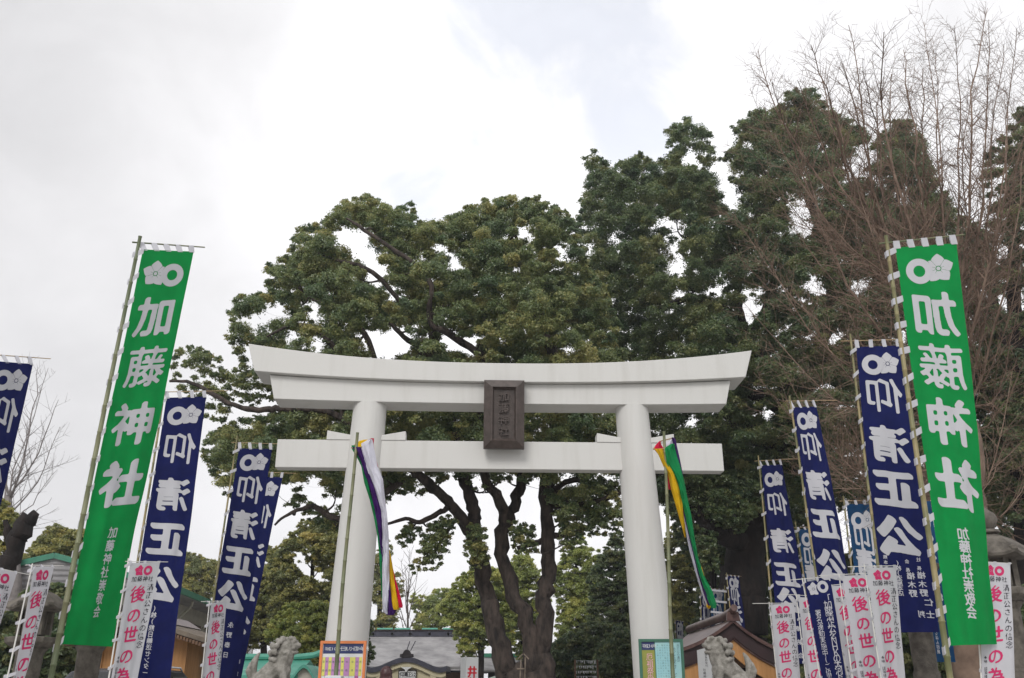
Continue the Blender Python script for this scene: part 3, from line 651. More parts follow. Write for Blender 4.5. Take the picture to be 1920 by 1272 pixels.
for c in range(6): flat_text(m, (tx[c * 5:] + tx)[:18], q + nn * .008 + ux * (bw_ * (.72 - c * .062)) - uy * .06, ux, uy, .032, 1, .042, vertical=True, res=20)
m.build('text_panel', [M['aqua'], M['aqua_ink']], th)
# small framed card at the foot of the left streamer pole
a, b = at(612, 1267, 15.6), at(638, 1267, 15.6); th = thing('collection_box', 'small white and blue box at the foot of the left streamer pole', 'box', ((a.x + b.x) / 2, 15.6, 0))
m = MB(); m.box(((a.x + b.x) / 2, 15.75, a.z - .2), (.25, .3, .4)); m.build('body', M['board_white'], th, bevel=.006)
m = MB(); m.box(((a.x + b.x) / 2, 15.592, a.z - .10), (.22, .01, .12)); m.build('label_plate', mat('blue_plate', (.08, .25, .5), .5, .05), th)
m = MB(); m.lathe(((a.x + b.x) / 2, 15.75, 0), [(.12, 0), (.12, .02), (.03, .04), (.03, a.z - .4)], 14); m.build('stand', M['silver'], th)

# ------------------------------------------------------------------ white post sign with red characters
a, b, c = at(863, 1233, 22), at(874, 1233, 21.8), at(897, 1232, 21.9)
th = thing('post_sign', 'white square post sign with big red characters left of the tree trunks', 'sign', (b.x + .1, 22, 0))
m = MB(); zt = a.z; m.prism([Vector((a.x, 22.15, 0)), Vector((b.x, 21.8, 0)), Vector((c.x, 21.95, 0)), Vector((c.x - .12, 22.3, 0))], (0, 0, zt)); m.build('post', M['board_white'], th, bevel=.004)
ux = (Vector((c.x, 21.95, 0)) - Vector((b.x, 21.8, 0))); wq = ux.length; ux.normalize(); nn = Vector((ux.y, -ux.x, 0)); m = MB()
flat_text(m, '井井守授与', Vector((b.x, 21.8, zt - .31)) + ux * wq * .5 + nn * .006, ux, Vector((0, 0, 1)), .26, 0, .24, vertical=True, nib=(.05, .03, 0)); m.build('lettering', M['red_ink'], th)

# ------------------------------------------------------------------ stone guardian dogs
def remesh(name, balls, m_, parent, voxel, smooth_it=2):
    bm = bmesh.new()
    for c, r in balls:
        from mathutils import Matrix
        r = r if hasattr(r, '__len__') else (r, r, r)
        bmesh.ops.create_icosphere(bm, subdivisions=2, radius=1, matrix=Matrix.Translation(Vector(c)) @ Matrix.Diagonal((*r, 1)))
    me = bpy.data.meshes.new('tmp'); bm.to_mesh(me); bm.free()
    o = bpy.data.objects.new('tmp', me); COL.objects.link(o)
    md = o.modifiers.new('r', 'REMESH'); md.mode = 'VOXEL'; md.voxel_size = voxel
    if smooth_it: sm = o.modifiers.new('s', 'SMOOTH'); sm.iterations = smooth_it; sm.factor = .5
    dg = bpy.context.evaluated_depsgraph_get(); dg.update()
    me2 = bpy.data.meshes.new_from_object(o.evaluated_get(dg)); bpy.data.objects.remove(o)
    va = np.zeros(len(me2.vertices) * 3, dtype=np.float32); me2.vertices.foreach_get('co', va); va = va.reshape(-1, 3) - np.array(org(parent), dtype=np.float32)
    me2.vertices.foreach_set('co', va.ravel()); me2.materials.clear(); me2.materials.append(m_); me2.shade_smooth(); me2.update(); me2.name = name
    return link(name, me2, parent)
def chain(a, b, ra, rb, n=8):
    a, b = Vector(a), Vector(b); return [(a + (b - a) * i / (n - 1), ra + (rb - ra) * i / (n - 1)) for i in range(n)]
def komainu(label, ox, oy, oz, f):     # f = +1: faces +x
    th = thing('guardian_dog', label, 'statue', (ox, oy, 0), 'stone guardian dogs before the torii')
    B = []
    def p(x, y, z): return (ox + f * x, oy + y, oz + z)
    def cat_(pts, n=7):
        for (a, ra), (b, rb) in zip(pts, pts[1:]): B.extend(chain(p(*a), p(*b), ra, rb, n))
    # trunk: haunch, sloping back, deep chest, neck
    cat_([((-.24, 0, .24), .20), ((-.08, 0, .40), .205), ((.10, 0, .54), .225), ((.19, 0, .70), .20), ((.22, 0, .84), .19)])
    B.append((p(.19, 0, .48), (.17, .17, .22)))
    for s in (-1, 1):           # front legs, paws, haunches
        cat_([((.20, s * .13, .50), .10), ((.26, s * .14, .28), .075), ((.29, s * .14, .09), .07), ((.37, s * .14, .055), .065)])
        for k in (-1, 0, 1): B.append((p(.43, s * .14 + k * .04, .04), .035))
        B.append((p(-.16, s * .17, .22), (.20, .11, .20))); cat_([((-.05, s * .20, .10), .09), ((.10, s * .20, .06), .065)])
        for k in (-1, 0, 1): B.append((p(.17, s * .20 + k * .038, .04), .034))
    # head: skull, brow, snout, jaw, ears
    B += [(p(.25, 0, .93), (.20, .19, .18)), (p(.39, 0, .95), (.12, .14, .085)), (p(.47, 0, .955), (.055, .07, .05)), (p(.37, 0, .82), (.12, .115, .05)), (p(.31, 0, 1.03), (.13, .15, .07))]
    for s in (-1, 1):
        B += [(p(.40, s * .09, 1.02), .05), (p(.42, s * .09, .985), .032), (p(.44, s * .05, .94), .035), (p(.40, s * .11, .90), .045), (p(.33, s * .12, 1.085), (.06, .035, .05)), (p(.18, s * .16, 1.07), (.07, .04, .06)), (p(.24, s * .15, .80), .06)]
    rr = random.Random(5)
    # mane: rows of round curls round the back of the head and down the neck
    for row, (cx, cz, rad, k, sz) in enumerate(((.17, 1.03, .175, 9, .05), (.11, .93, .215, 11, .056), (.08, .80, .215, 11, .056), (.09, .68, .20, 9, .05))):
        for i in range(k):
            a = math.pi * (.06 + .88 * i / (k - 1)) ; B.append((p(cx - .75 * rad * math.sin(a), rad * math.cos(a), cz + rr.uniform(-.02, .02)), sz * rr.uniform(.85, 1.12)))
    for i in range(5): B.append((p(.02 - .07 * i, .0, .66 - .09 * i), (.06, .05, .05)))
    # flame tail with three tongues
    cat_([((-.36, 0, .26), .10), ((-.43, 0, .42), .105), ((-.41, 0, .58), .085), ((-.36, 0, .72), .05), ((-.31, 0, .80), .022)])
    for s in (-1, 1): cat_([((-.40, s * .06, .30), .07), ((-.47, s * .10, .46), .06), ((-.45, s * .09, .60), .028)])
    for s in (-1, 1): B += [(p(-.30, s * .12, .16), .06), (p(-.37, s * .08, .20), .06), (p(-.22, s * .21, .12), .05)]
    remesh('body', B, M['pale_stone'], th, .012, 1)
    m = MB(); m.box((ox, oy, oz - .05), (1.05, .62, .12)); m.build('plinth_slab', M['stone'], th, bevel=.015)
    m = MB(); m.box((ox, oy, (oz - .11) / 2 + .1), (.9, .52, oz - .31)); m.build('pedestal', M['stone'], th, bevel=.02)
    m = MB(); m.box((ox, oy, .10), (1.2, .8, .2)); m.build('base_step', M['stone'], th, bevel=.02)
c = at(1369, 1272, 19.5); komainu('stone guardian dog facing left with open jaws, before the maroon roofed hut', c.x, 19.5, 1.25, -1)
c = at(511, 1272, 19.5); komainu('stone guardian dog facing right with a curly mane, before the green copper roof', c.x, 19.5, 1.25, 1)

# ------------------------------------------------------------------ stone lanterns
def lantern(label, px, d, ycap, hw, seed, tall=1.0):
    c = at(px, ycap, d); zc = c.z; s = hw / ppm(c); x, y = c.x, d; rot = .35 + seed
    th = thing('stone_lantern', label, 'stone lantern', (x, y, 0), 'stone lanterns behind the banners')
    h = zc / 1.0
    m = MB(); m.lathe((x, y, 0), [(s * 1.35, 0), (s * 1.35, .22), (s * 1.25, .25), (s * 1.05, .25), (s * 1.05, .45), (s * .98, .48)], 6, rot=rot); m.build('base', M['stone'], th, bevel=.02)
    zb = zc - 1.55 * s
    m = MB(); m.lathe((x, y, .48), [(s * .62, 0), (s * .60, .08), (s * .47, .16), (s * .44, (zb - .8) * .5), (s * .50, (zb - .8) * .52), (s * .50, (zb - .8) * .58), (s * .44, (zb - .8) * .6), (s * .47, zb - .62), (s * .6, zb - .52)], 18); m.build('shaft', M['stone'], th, smooth=40)
    m = MB(); m.lathe((x, y, zb - .05), [(s * .55, 0), (s * .92, s * .22), (s * .95, s * .42), (s * .62, s * .44)], 6, rot=rot); m.build('platform', M['stone'], th, bevel=.015)
    m = MB(); z0 = zb + s * .38
    for k in range(6):
        a = k * math.pi / 3 + rot; p = Vector((x + s * .5 * math.cos(a), y + s * .5 * math.sin(a), z0)); m.beam(p, p + Vector((0, 0, s * .85)), s * .16, s * .16)
    m.lathe((x, y, z0 - .001), [(s * .36, 0), (s * .36, s * .84)], 6, rot=rot); m.build('fire_box', M['stone'], th)
    zk = z0 + s * .84
    vs_ = []; prof = [(.55, 0), (1.02, .02), (1.06, .10), (1.0, .20), (.80, .42), (.55, .62), (.30, .74), (.22, .78)]; n = 30
    for r, z in prof:
        for j in range(n):
            a = 2 * math.pi * j / n; cr = abs(math.cos(3 * (a - rot))) ** 6
            rr_ = r * s * (.93 + .14 * cr); vs_.append((x + rr_ * math.cos(a), y + rr_ * math.sin(a), zk + s * (z + (.10 * cr if .9 < r else 0))))
    m = MB(); k = len(prof); m.add(vs_, [(i * n + j, i * n + (j + 1) % n, (i + 1) * n + (j + 1) % n, (i + 1) * n + j) for i in range(k - 1) for j in range(n)] + [tuple(range(n))[::-1], tuple(range((k - 1) * n, k * n))])
    for q in range(6):
        a = rot + q * math.pi / 3; m.lathe((x + s * 1.02 * math.cos(a), y + s * 1.02 * math.sin(a), zk + s * .12), [(s * .04, 0), (s * .13, s * .07), (s * .13, s * .16), (s * .05, s * .22)], 8)
    m.build('cap', M['stone'], th, smooth=45)
    m = MB(); m.lathe((x, y, zk + s * .77), [(s * .22, 0), (s * .34, s * .06), (s * .30, s * .14), (s * .16, s * .18), (s * .24, s * .30), (s * .32, s * .48), (s * .26, s * .64), (s * .10, s * .78), (s * .02, s * .86)], 16); m.build('finial', M['stone'], th, smooth=45)
lantern('stone lantern at far left behind the creased white prayer flag', 73, 15.5, 1130, 50, 0)
lantern('stone lantern whose base shows below the left green banner', 183, 17, 1132, 46, .2)
lantern('stone lantern whose stepped base shows below the broad navy banner', 1706, 17, 1060, 46, .1)
lantern('stone lantern with a round finial at far right, behind the right green banner', 1860, 16.5, 1030, 60, .3)

# ------------------------------------------------------------------ parked car at far left
def car():
    x0 = at(72, 1250, 18).x; x1 = at(165, 1250, 18).x; zt = at(120, 1250, 19.6).z; cy = 20.4
    th = thing('parked_car', 'dark parked minivan with a silver roof rail behind the left stone lantern', 'car', (x0 + 1.2, cy, 0))
    L = 4.4; xa = x0 - .75
    prof = [(0, .35), (0, .75), (.10, .98), (1.0, 1.12), (1.75, zt - .08), (2.2, zt - .01), (3.9, zt - .03), (4.25, zt - .22), (4.4, 1.05), (4.4, .4), (4.2, .28), (.2, .28)]
    n = len(prof); vs_ = []; yy = (-.86, -.80, .80, .86)
    def yof(z, e): return e * (.88 if z < 1.1 else .88 - .16 * (z - 1.1) / (zt - 1.1))
    vs_ = [(xa + x, cy + yof(z, -1), z) for x, z in prof] + [(xa + x, cy + yof(z, 1), z) for x, z in prof]
    m = MB(); m.add(vs_, [tuple(range(n)), tuple(range(n, 2 * n))[::-1]] + [((i + 1) % n, i, n + i, n + (i + 1) % n) for i in range(n)]); m.build('body', M['car_paint'], th, smooth=25, bevel=.04)
    def g(x, z, o=.012): return Vector((xa + x, cy + yof(z, -1) - o, z))
    for a, b in ((1.55, 2.35), (2.42, 3.25), (3.32, 4.1)):
        m = MB(); zt2 = zt - .16; zl = 1.15; xa0 = a + (.38 if a < 1.6 else 0)
        m.add([g(a, zl), g(b, zl), g(b - (.05 if b > 4 else 0), zt2), g(xa0, zt2)], [(0, 1, 2, 3)]); m.build('side_window', M['dark_glass'], th)
    m = MB(); m.add([(xa + 1.06, cy - .72, 1.14), (xa + 1.06, cy + .72, 1.14), (xa + 1.72, cy + .64, zt - .12), (xa + 1.72, cy - .64, zt - .12)], [(3, 2, 1, 0)]); 
    m.v = [(p[0] - .03, p[1], p[2] + .02) for p in m.v]; m.build('windscreen', M['dark_glass'], th)
    m = MB(); m.tube([(xa + 2.1, cy - .70, zt - .01), (xa + 2.2, cy - .70, zt + .045), (xa + 3.8, cy - .70, zt + .03), (xa + 3.9, cy - .70, zt - .03)], .02, 8); m.build('roof_rail', M['silver'], th, smooth=40)
    for x in (.85, 3.5):
        for s in (-1, 1):
            prof_ = [(.20, -.1), (.31, -.1), (.33, -.06), (.33, .06), (.31, .1), (.20, .1)]; m = MB(); vv = []
            for r, q in prof_:
                for j in range(24): a = j * math.pi / 12; vv.append((xa + x + r * math.cos(a), cy + s * .80 + q, .33 + r * math.sin(a)))
            m.add(vv, [(i * 24 + j, i * 24 + (j + 1) % 24, (i + 1) * 24 + (j + 1) % 24, (i + 1) * 24 + j) for i in range(5) for j in range(24)]); w_ = m.build('wheel', M['tyre'], th, smooth=40)
            m = MB(); vv = [(xa + x + .2 * math.cos(j * math.pi / 12), cy + s * .84, .33 + .2 * math.sin(j * math.pi / 12)) for j in range(24)]; m.add(vv + [(xa + x, cy + s * .88, .33)], [(j, (j + 1) % 24, 24) for j in range(24)]); m.build('rim', M['silver'], w_)
    m = MB(); m.box((xa + .04, cy - .6, .82), (.12, .35, .14)); m.build('headlight', M['silver'], th, bevel=.02)
    m = MB(); m.box((xa + .04, cy + .6, .82), (.12, .35, .14)); m.build('headlight', M['silver'], th, bevel=.02)
    th.rotation_euler = (0, 0, R(84)); th.location.x = at(150, 1250, 19).x
car()

# ------------------------------------------------------------------ shrine hall
def hall():
    d = 62; yr = d + 5
    rz = at(780, 1190, yr).z; xl, xr = at(645, 1190, yr).x, at(884, 1190, yr).x
    ez = at(780, 1249, d).z; exl, exr = at(632, 1249, d).x, at(906, 1249, d).x
    th = thing('shrine_hall', 'grey roofed shrine hall with a curved porch gable seen through the torii', 'shrine hall', ((exl + exr) / 2, yr, 0))
    m = MB(); n = 14; vs_ = []
    for back in (1, -1):
        for i in range(n + 1):
            t = i / n; z = rz - (rz - ez) * (1 - (1 - t) ** 1.25); y = yr - back * (5) * t
            for x in (xl + (exl - xl) * t ** 1.5, xr + (exr - xr) * t ** 1.5): vs_.append((x, y, z))
    f = [(i * 2, i * 2 + 1, i * 2 + 3, i * 2 + 2) for i in range(n)] + [(b + i * 2 + 1, b + i * 2, b + i * 2 + 2, b + i * 2 + 3) for b in [2 * (n + 1)] for i in range(n)]
    m.add(vs_, f); m.add([(x, y, z - .28) for x, y, z in vs_], [q[::-1] for q in f])
    k = 2 * n; m.add([vs_[k], vs_[k + 1], (vs_[k + 1][0], vs_[k + 1][1], vs_[k + 1][2] - .28), (vs_[k][0], vs_[k][1], vs_[k][2] - .28)], [(3, 2, 1, 0)])
    for e in (0, 1):
        side = [vs_[i * 2 + e] for i in range(n + 1)]
        for p, q in zip(side, side[1:]): m.add([p, q, (q[0], q[1], q[2] - .28), (p[0], p[1], p[2] - .28)], [(0, 1, 2, 3)])
    rf = m.build('roof', M['grey_roof'], th)
    m = MB(); m.box(((xl + xr) / 2, yr - .1, rz + .02), (xr - xl + .3, .5, .40)); m.build('ridge_beam', M['slate'], rf, bevel=.03)
    m = MB(); m.box(((xl + xr) / 2, yr - .1, rz + .26), (xr - xl + .5, .62, .07)); m.build('ridge_cap', M['copper_edge'], rf)
    for px in (699, 735, 769, 805, 840, 872):
        x = at(px, 1196, yr - .4).x; m = MB(); m.add([(x + .09 * math.cos(a * math.pi / 6), yr - .36 - .02, rz + .02 + .09 * math.sin(a * math.pi / 6)) for a in range(12)], [tuple(range(12))]); 
        m.prism(m.v[:], (0, .03, 0)); m.build('crest_disc', M['cream'], rf)
    for px in (755, 806, 722, 845):
        x = at(px, 1188, yr).x; m = MB(); m.tube([(x - .55, yr - .1, rz + .34), (x + .55, yr - .1, rz + .34)], .09, 8); m.build('ridge_billet', M['verdigris'], rf, smooth=40)
    # walls, eaves beams
    m = MB(); m.box(((exl + exr) / 2, yr, (ez - .1) / 2), (exr - exl - 1.6, 7.2, ez - .1)); m.build('wall', M['dark'], th)
    for px in (700, 850, 890):
        x = at(px, 1262, d + 1.2).x; m = MB(); m.box((x, d + 1.2, (ez - .3) / 2), (1.1 if px < 860 else .7, .10, ez - .3)); m.build('wooden_shutter', M['brown_wood'] if px != 890 else M['old_wood'], th)
    m = MB(); m.box(((exl + exr) / 2, d + .9, ez - .28), (exr - exl - .8, .25, .16)); m.build('eaves_beam', M['slate'], th)
    # curved porch gable
    yf = d - 3.2; cx = at(762, 1240, yf).x; pk = at(762, 1232, yf).z; lo = at(762, 1252, yf).z; hw = at(838, 1250, yf).x - cx
    def curve(t, dz=0):         # t -1..1: bell with upturned feet
        a = abs(t); s = .5 + .5 * math.cos(math.pi * min(1, a / .86)); return (cx + t * hw, lo + (pk - lo) * s ** .9 + (.10 * max(0, a - .86) / .14) + dz)
    T_ = [-1 + 2 * i / 40 for i in range(41)]
    up = [curve(t) for t in T_]; th_ = .30
    m = MB()
    for (a, b) in zip(up, up[1:]): m.prism([(a[0], yf, a[1]), (b[0], yf, b[1]), (b[0], yf, b[1] - th_), (a[0], yf, a[1] - th_)], (0, 4.4, 0))
    m.v = [tuple(p) for p in m.v]; pr = m.build('porch_roof', M['slate'], th, smooth=35)
    m = MB(); up2 = [curve(t * .97, -th_ - .002) for t in T_]
    for (a, b) in zip(up2, up2[1:]): m.prism([(a[0], yf + .12, a[1]), (b[0], yf + .12, b[1]), (b[0], yf + .12, b[1] - .26), (a[0], yf + .12, a[1] - .26)], (0, .15, 0))
    m.build('bargeboard', M['cream'], th)
    m = MB(); m.prism([(a[0], yf + .32, a[1] - .2) for a in up2] + [(up2[-1][0], yf + .32, lo - .75), (up2[0][0], yf + .32, lo - .75)], (0, .1, 0)); m.build('gable_infill', M['cream'], th)
    m = MB(); m.prism([(cx + x, yf - .02, pk + z) for x, z in ((-.42, .0), (-.40, .16), (-.26, .18), (-.18, .34), (-.08, .42), (.08, .42), (.18, .34), (.26, .18), (.40, .16), (.42, .0), (.2, -.06), (-.2, -.06))][::-1], (0, .3, 0)); m.build('gable_ornament', M['dark'], th, bevel=.02)
    m = MB()
    for s in (-.1, .14): m.tube([(cx + .08 + s, yf + .1, pk + .36), (cx + .30 + s * 1.4, yf + .1, pk + .92)], .03, 6)
    m.build('roof_horns', M['slate'], th)
    m = MB(); m.prism([(cx + x, yf + .08, pk - .58 + z) for x, z in ((-.34, 0), (.34, 0), (.10, -.14), (0, -.30), (-.10, -.14))][::-1], (0, .06, 0)); m.build('gable_pendant', M['board_white'], th)
    # posts, beam
    m = MB(); m.box((cx, yf + .45, lo - .62), (hw * 1.7, .25, .3)); m.build('porch_beam', M['dark'], th)
    for s in (-1, 1):
        m = MB(); m.box((cx + s * hw * .66, yf + .45, (lo - .4) / 2), (.28, .28, lo - .4)); pp = m.build('porch_post', M['brown_wood'], th)
        m = MB(); m.box((cx + s * hw * .66, yf + .32, lo - .44), (.36, .36, .34)); m.build('bracket', M['cream'], pp)
    # signboard under the porch
    sx0, sx1 = at(748, 1260, yf).x, at(779, 1260, yf).x; sz1, sz0 = at(760, 1257.5, yf).z, at(760, 1272, yf).z
    sg = thing('signboard', 'white signboard with black brush characters under the shrine hall porch', 'sign', ((sx0 + sx1) / 2, yf + .1, sz0))
    m = MB(); m.box(((sx0 + sx1) / 2, yf + .20, (sz0 + sz1) / 2), (sx1 - sx0, .06, sz1 - sz0)); m.build('panel', M['board_white'], sg)
    m = MB()
    for z in (sz0, sz1): m.box(((sx0 + sx1) / 2, yf + .19, z), (sx1 - sx0 + .1, .1, .05))
    for x in (sx0 - .025, sx1 + .025): m.box((x, yf + .19, (sz0 + sz1) / 2), (.05, .1, sz1 - sz0 - .05))
    m.build('frame', M['dark'], sg)
    m = MB(); flat_text(m, '仰清正公', Vector((sx0 + (sx1 - sx0) * .16, yf + .165, (sz0 + sz1) / 2)), Vector((1, 0, 0)), Vector((0, 0, 1)), .30, 0, (sx1 - sx0) * .23, nib=(.03, .02, 30)); m.build('lettering', M['ink'], sg)
    # low side wing roofs with green copper ridge
    x0, x1 = at(908, 1235, 66).x, at(960, 1235, 66).x; z = at(930, 1231, 66).z
    wg = thing('side_wing', 'low side building with a green ridge right of the grey shrine hall', 'building', ((x0 + x1) / 2, 66, 0))
    m = MB(); m.prism([(x0, 64, z - .9), (x0, 66, z), (x0, 68, z - .9), (x0, 68, z - 1.05), (x0, 64, z - 1.05)], (x1 - x0 + 2, 0, 0)); m.build('roof', M['grey_roof'], wg)
    m = MB(); m.box(((x0 + x1) / 2 + 1, 66, z + .06), (x1 - x0 + 2.1, .5, .25)); m.build('ridge', M['green_trim'], wg)
    m = MB(); m.box(((x0 + x1) / 2 + 1, 66, (z - 1) / 2), (x1 - x0 + 1.4, 3, z - 1)); m.build('wall', M['dark'], wg)
    # short red-brown drum-like lantern right of the white sign
hall()

# ------------------------------------------------------------------ left: long two-storey building with green roof edge
def long_building():
    e0, e1 = at(342, 1103, 36), at(516, 1185, 60); dirv = (e1 - e0); dirv.z = 0; Ld = dirv.length; dirv.normalize(); zt = (e0.z + e1.z) / 2
    left = Vector((-dirv.y, dirv.x, 0))            # away from the path
    st = e0 - dirv * 1.0; L = Ld + 1.0
    th = thing('long_building', 'cream two storey building with a green roof edge and dark windows behind the navy banners', 'building', (st.x, st.y, 0))
    def q(a, l, z): p = st + dirv * a + left * l; return Vector((p.x, p.y, z))
    m = MB(); m.prism([q(0, 0, zt), q(0, 0, zt - .10), q(0, 9, zt - .10), q(0, 9, zt), q(0, 4.5, zt + 1.1)][::-1], dirv * L); rf = m.build('roof', M['grey_roof'], th)
    m = MB(); m.beam(q(-.05, -.03, zt - .04), q(L + .05, -.03, zt - .04), .12, .22); m.build('roof_edge', M['green_trim'], rf)
    m = MB(); m.beam(q(-.06, 0, zt - .02), q(-.06, 4.5, zt + 1.1), .12, .2); m.beam(q(-.06, 9, zt - .02), q(-.06, 4.5, zt + 1.1), .12, .2); m.build('gable_trim', M['green_trim'], rf)
    m = MB(); zw = zt - .102; m.prism([q(.8, 1.2, 0), q(L - .3, 1.2, 0), q(L - .3, 8, 0), q(.8, 8, 0)], (0, 0, zw)); m.build('wall', M['cream_wall'], th)
    k = 0; a = 1.6
    while a < L - 1.5:
        for z0, z1 in ((zt - 2.1, zt - .75), (.9, 2.1)):
            m = MB(); m.prism([q(a, 1.2, z0), q(a + 1.3, 1.2, z0), q(a + 1.3, 1.2, z1), q(a, 1.2, z1)], -left * .05); fr_ = m.build('window', M['old_wood'], th)
            for s in (0, 1):
                m = MB(); b = a + .06 + s * .61; m.prism([q(b, 1.148, z0 + .06), q(b + .57, 1.148, z0 + .06), q(b + .57, 1.148, z1 - .06), q(b, 1.148, z1 - .06)], -left * .012); m.build('pane', M['dark_glass'], fr_)
        a += 2.35
    a = 3.4
    while a < L:
        m = MB(); m.tube([q(a, .12, zt - .2), q(a + .1, .16, zt - .35), q(a + .35, 1.10, zt - 1.35), q(a + .36, 1.12, zt - 1.6), q(a + .36, 1.12, .1)], .045, 8); m.build('downpipe', M['cream_wall'], th, smooth=40); a += 4.7
long_building()

# ------------------------------------------------------------------ left: wooden hut with a low roof
def wood_hut():
    d = 24; x1 = at(353, 1210, d).x; x0 = x1 - 2.2; zt = at(352, 1192, d).z; re = at(397, 1203, d - .6)
    th = thing('wooden_hut', 'orange wooden hut with a low grey brown roof behind the transport company banner', 'hut', ((x0 + x1) / 2, d + 1, 0))
    m = MB(); m.box(((x0 + x1) / 2, d + 1.0, zt / 2), (x1 - x0, 2.0, zt)); m.build('wall', M['wood'], th)
    m = MB()
    for x in (x0 + .06, x1 - .06, x1 - .62, x0 + .75): m.box((x, d - .02, zt / 2), (.12, .06, zt))
    for z in (zt - .08, 1.62, 1.2): m.box(((x0 + x1) / 2, d - .03, z), (x1 - x0, .05, .1))
    m.build('wall_frame', M['wood'], th)
    # roof: slopes down to the right, boards on rafters
    rx = (x0 + x1) / 2; rz_ = zt + .42; ez = re.z + .03; xr = re.x; xl = x0 - .6
    m = MB(); m.prism([(xl, d - .7, ez), (rx, d - .7, rz_), (xr, d - .7, ez), (xr, d - .7, ez - .10), (rx, d - .7, rz_ - .12), (xl, d - .7, ez - .10)], (0, 3.4, 0)); rf = m.build('roof', M['old_wood'], th)
    m = MB(); m.prism([(rx - .42, d - .8, rz_ - .10), (rx, d - .8, rz_ + .14), (rx + .42, d - .8, rz_ - .10), (rx, d - .8, rz_ + .05)], (0, 3.8, 0)); m.build('ridge_cover', M['copper'], rf)
    m = MB()
    for x_, z_ in ((xl, ez), (xr, ez)): m.prism([(rx, d - .66, rz_ - .125), (x_, d - .66, z_ - .105), (x_, d - .66, z_ - .135), (rx, d - .66, rz_ - .155)], (0, 3.3, 0))
    m.build('soffit', M['brown_wood'], rf)
    m = MB()
    for i in range(12):
        t = i / 11; x = x1 - .2 + (xr - x1 + .1) * t; z = ez - .14 + (rz_ - ez) * (xr - x) / (xr - rx); m.box((x, d - .45, z - .03), (.06, .5, .08))
    m.build('rafters', M['brown_wood'], rf)
wood_hut()

# ------------------------------------------------------------------ left: curved green copper roof
def copper_roof():
    d = 32; xa, xb = at(450, 1238, d).x, at(574, 1236, d).x; zr = at(520, 1238, d).z; ze = at(500, 1266, d - 2).z
    th = thing('copper_roof_shelter', 'shelter with a curved verdigris copper roof behind the left stone guardian dog', 'shelter', ((xa + xb) / 2, d, 0))
    m = MB(); n = 12
    for s in (-1, 1):
        prev = None; L1 = []
        for i in range(n + 1):
            t = i / n; y = d + s * 2.2 * t; z = zr - (zr - ze) * (t * 1.25 - .25 * t * t); fl = .10 * t ** 2
            L1.append(((xa - .2 - fl, y, z), (xb + .15 + fl, y, z)))
        for (a, b), (c, e) in zip(L1, L1[1:]):
            m.add([a, b, e, c], [(0, 1, 2, 3)]); m.add([(p[0], p[1], p[2] - .14) for p in (a, b, e, c)], [(3, 2, 1, 0)])
            for p, q in ((a, c), (b, e)): m.add([p, q, (q[0], q[1], q[2] - .14), (p[0], p[1], p[2] - .14)], [(0, 1, 2, 3)])
        a, b = L1[-1]; m.add([a, b, (b[0], b[1], b[2] - .14), (a[0], a[1], a[2] - .14)], [(0, 1, 2, 3)])
    rf = m.build('roof', M['verdigris'], th, smooth=30)
    m = MB(); m.tube([(xa - .35, d, zr + .16), (xa, d, zr + .10), (xb - .2, d, zr + .10), (xb + .25, d, zr + .15), (xb + .5, d, zr + .24)], .10, 8); m.build('ridge', M['verdigris'], rf, smooth=40)
    # little curved gable facing the path
    gx = at(572, 1272, d - 2).x; gz = at(572, 1250, d - 2).z; m = MB(); T_ = [-1 + i / 10 for i in range(21)]; hw = .55
    up = [(gx + t * hw, gz + .05 - .55 * (1 - math.cos(math.pi * abs(t))) / 2) for t in T_]
    for a, b in zip(up, up[1:]): m.prism([(a[0], d - 2.3, a[1]), (b[0], d - 2.3, b[1]), (b[0], d - 2.3, b[1] - .1), (a[0], d - 2.3, a[1] - .1)], (0, 2.0, 0))
    m.build('curved_gable', M['verdigris'], rf, smooth=30)
    m = MB(); m.prism([(a, d - 2.15, b - .101) for a, b in up] + [(up[-1][0], d - 2.15, ze - .6), (up[0][0], d - 2.15, ze - .6)], (0, .08, 0)); m.build('gable_wall', M['cream_wall'], th)
    for x in (xa + .2, xb - .2):
        for y in (d - 1.6, d + 1.6): m = MB(); m.box((x, y, (ze - .1) / 2), (.18, .18, ze - .1)); m.build('post', M['brown_wood'], th)
    m = MB(); m.box(((xa + xb) / 2, d, 1.0), (xb - xa - .6, 2.6, 2.0)); m.build('wall', M['cream_wall'], th)
copper_roof()

